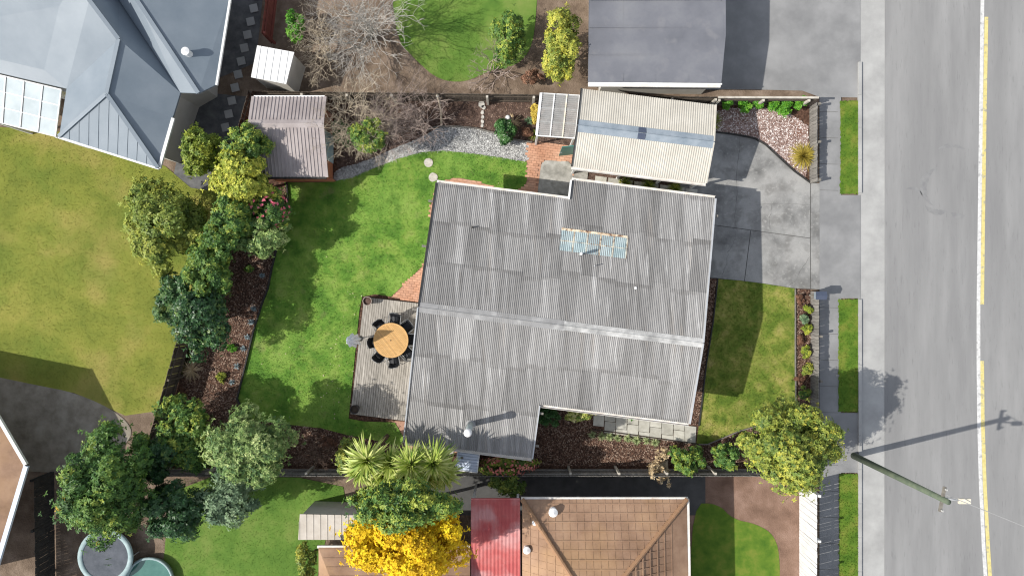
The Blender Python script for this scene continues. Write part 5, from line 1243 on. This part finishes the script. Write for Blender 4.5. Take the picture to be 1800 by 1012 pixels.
tuft('dry_grass_clump', 'dry tan grass clump against the dark left fence', (338, 650), .62, 110, F_dry, .018, (.1, .9), .5)
tuft('dry_grass_clump', 'brown grass clump lower down against the left fence', (322, 692), .5, 90, F_brown, .018, (.1, 1.1), .5)

# ---------------------------------------------------------------- trees beyond the fences
tree('round_tree', 'large rounded olive tree on the dry lawn left of the hedge', (290, 394), 2.2, (1.55, 1.9, 1.4), F_bush, B_brown, 28, 2300, 6, .19, .075, .45, ts=.12)
tree('round_tree', 'dark rounded tree below the large olive tree on the dry lawn', (312, 525), 2.0, (.85, 1.05, 1.0), F_dark, B_brown, 14, 700, 6, .18, .07, .55, ts=.12)
tree('round_tree', 'yellow-green tree left of the garden shed', (356, 272), 2.2, (.85, 1.0, 1.0), F_yel, B_brown, 14, 800, 6, .18, .07, .32, ts=.12)
tree('evergreen_tree', 'broad dark evergreen tree filling the lower left beyond the fence', (202, 848), 3.4, (1.6, 2.2, 2.2), F_mid, B_brown, 34, 3200, 6, .18, .07, .42, ts=.14)
tree('evergreen_tree', 'dark blue green tree below the lower left fence corner', (315, 893), 2.6, (1.35, 1.15, 1.2), F_dark, B_brown, 18, 1100, 6, .19, .075, .42, ts=.12)
tree('round_tree', 'grey green tree just below the bottom fence under the big bush', (410, 872), 2.4, (1.25, 1.0, 1.2), F_sage, B_brown, 18, 1000, 6, .18, .07, .5, ts=.12)
tree('yellow_bush', 'small bush with yellow leaves at the lower left', (130, 885), 1.4, (.5, .9, .7), F_gold, B_brown, 9, 360, 6, .15, .06, .3, cat='bush')
tree('wattle_tree', 'tree covered in bright yellow blossom at the bottom', (717, 947), 5.0, (2.05, 1.5, 1.8), F_wat, B_brown, 30, 3300, 6, .16, .075, .5, ts=.16, spread=.7)
tree('leafy_tree', 'green leafy tree between the spiky row and the yellow blossom', (716, 882), 6.0, (2.0, .72, 1.4), F_mid, B_brown, 22, 1900, 6, .18, .07, .62)
tree('brown_shrub', 'olive brown shrub below the coral flowering shrub', (892, 852), 1.0, (.75, .5, .6), F_bush, B_brown, 10, 380, 6, .13, .05, .2, cat='shrub')
tree('conifer_bush', 'tall narrow yellow shrub left of the flat grey roof', (985, 85), 1.9, (.8, 1.45, 1.3), F_bush, B_brown, 18, 1100, 6, .16, .06, .72)
tree('mixed_shrub', 'green and brown shrub beyond the top fence left of the yellow shrub', (892, 70), 1.2, (.85, 1.2, .9), F_mid, B_brown, 14, 520, 6, .15, .055, .62, cat='shrub')
tree('brown_shrub', 'rusty brown shrub just beyond the top fence', (934, 138), .7, (.5, .35, .45), F_brown, B_brown, 7, 240, 5, .11, .04, .6, cat='shrub')
tree('green_shrub', 'light green shrub beyond the top fence right of the white shed', (520, 48), .9, (.45, .7, .6), F_brt, B_brown, 9, 330, 6, .14, .055, .5, cat='shrub')
bare('bare_tree', 'grey leafless tree beyond the top fence', (640, 45), 1.6, 1.3, 3.0, mat('twig_grey', [(.30, .28, .25), (.45, .42, .38)], 5, 5, .9), 16, 5, .035, 'tree')
bare('bare_tree', 'brown leafless tree between the grey bare tree and the white shed', (570, 85), 1.2, 1.2, 2.0, B_pale, 10, 5, .024, 'tree')
bare('bare_tree', 'small leafless tree beside the green lawn beyond the top fence', (865, 115), 1.0, 1.1, 1.5, B_pink, 8, 4, .026, 'tree')
tree('green_shrub', 'dark green shrub beside the pale shed at the bottom', (628, 935), 1.0, (.4, .55, .6), F_deep, B_brown, 7, 220, 6, .14, .055, .5, cat='shrub')
tree('hedge_bush', 'yellow-green bush at the bottom edge left of the tiled roof', (540, 985), 1.2, (.45, 1.0, .7), F_bush, B_brown, 9, 360, 6, .14, .055, .45, cat='bush')
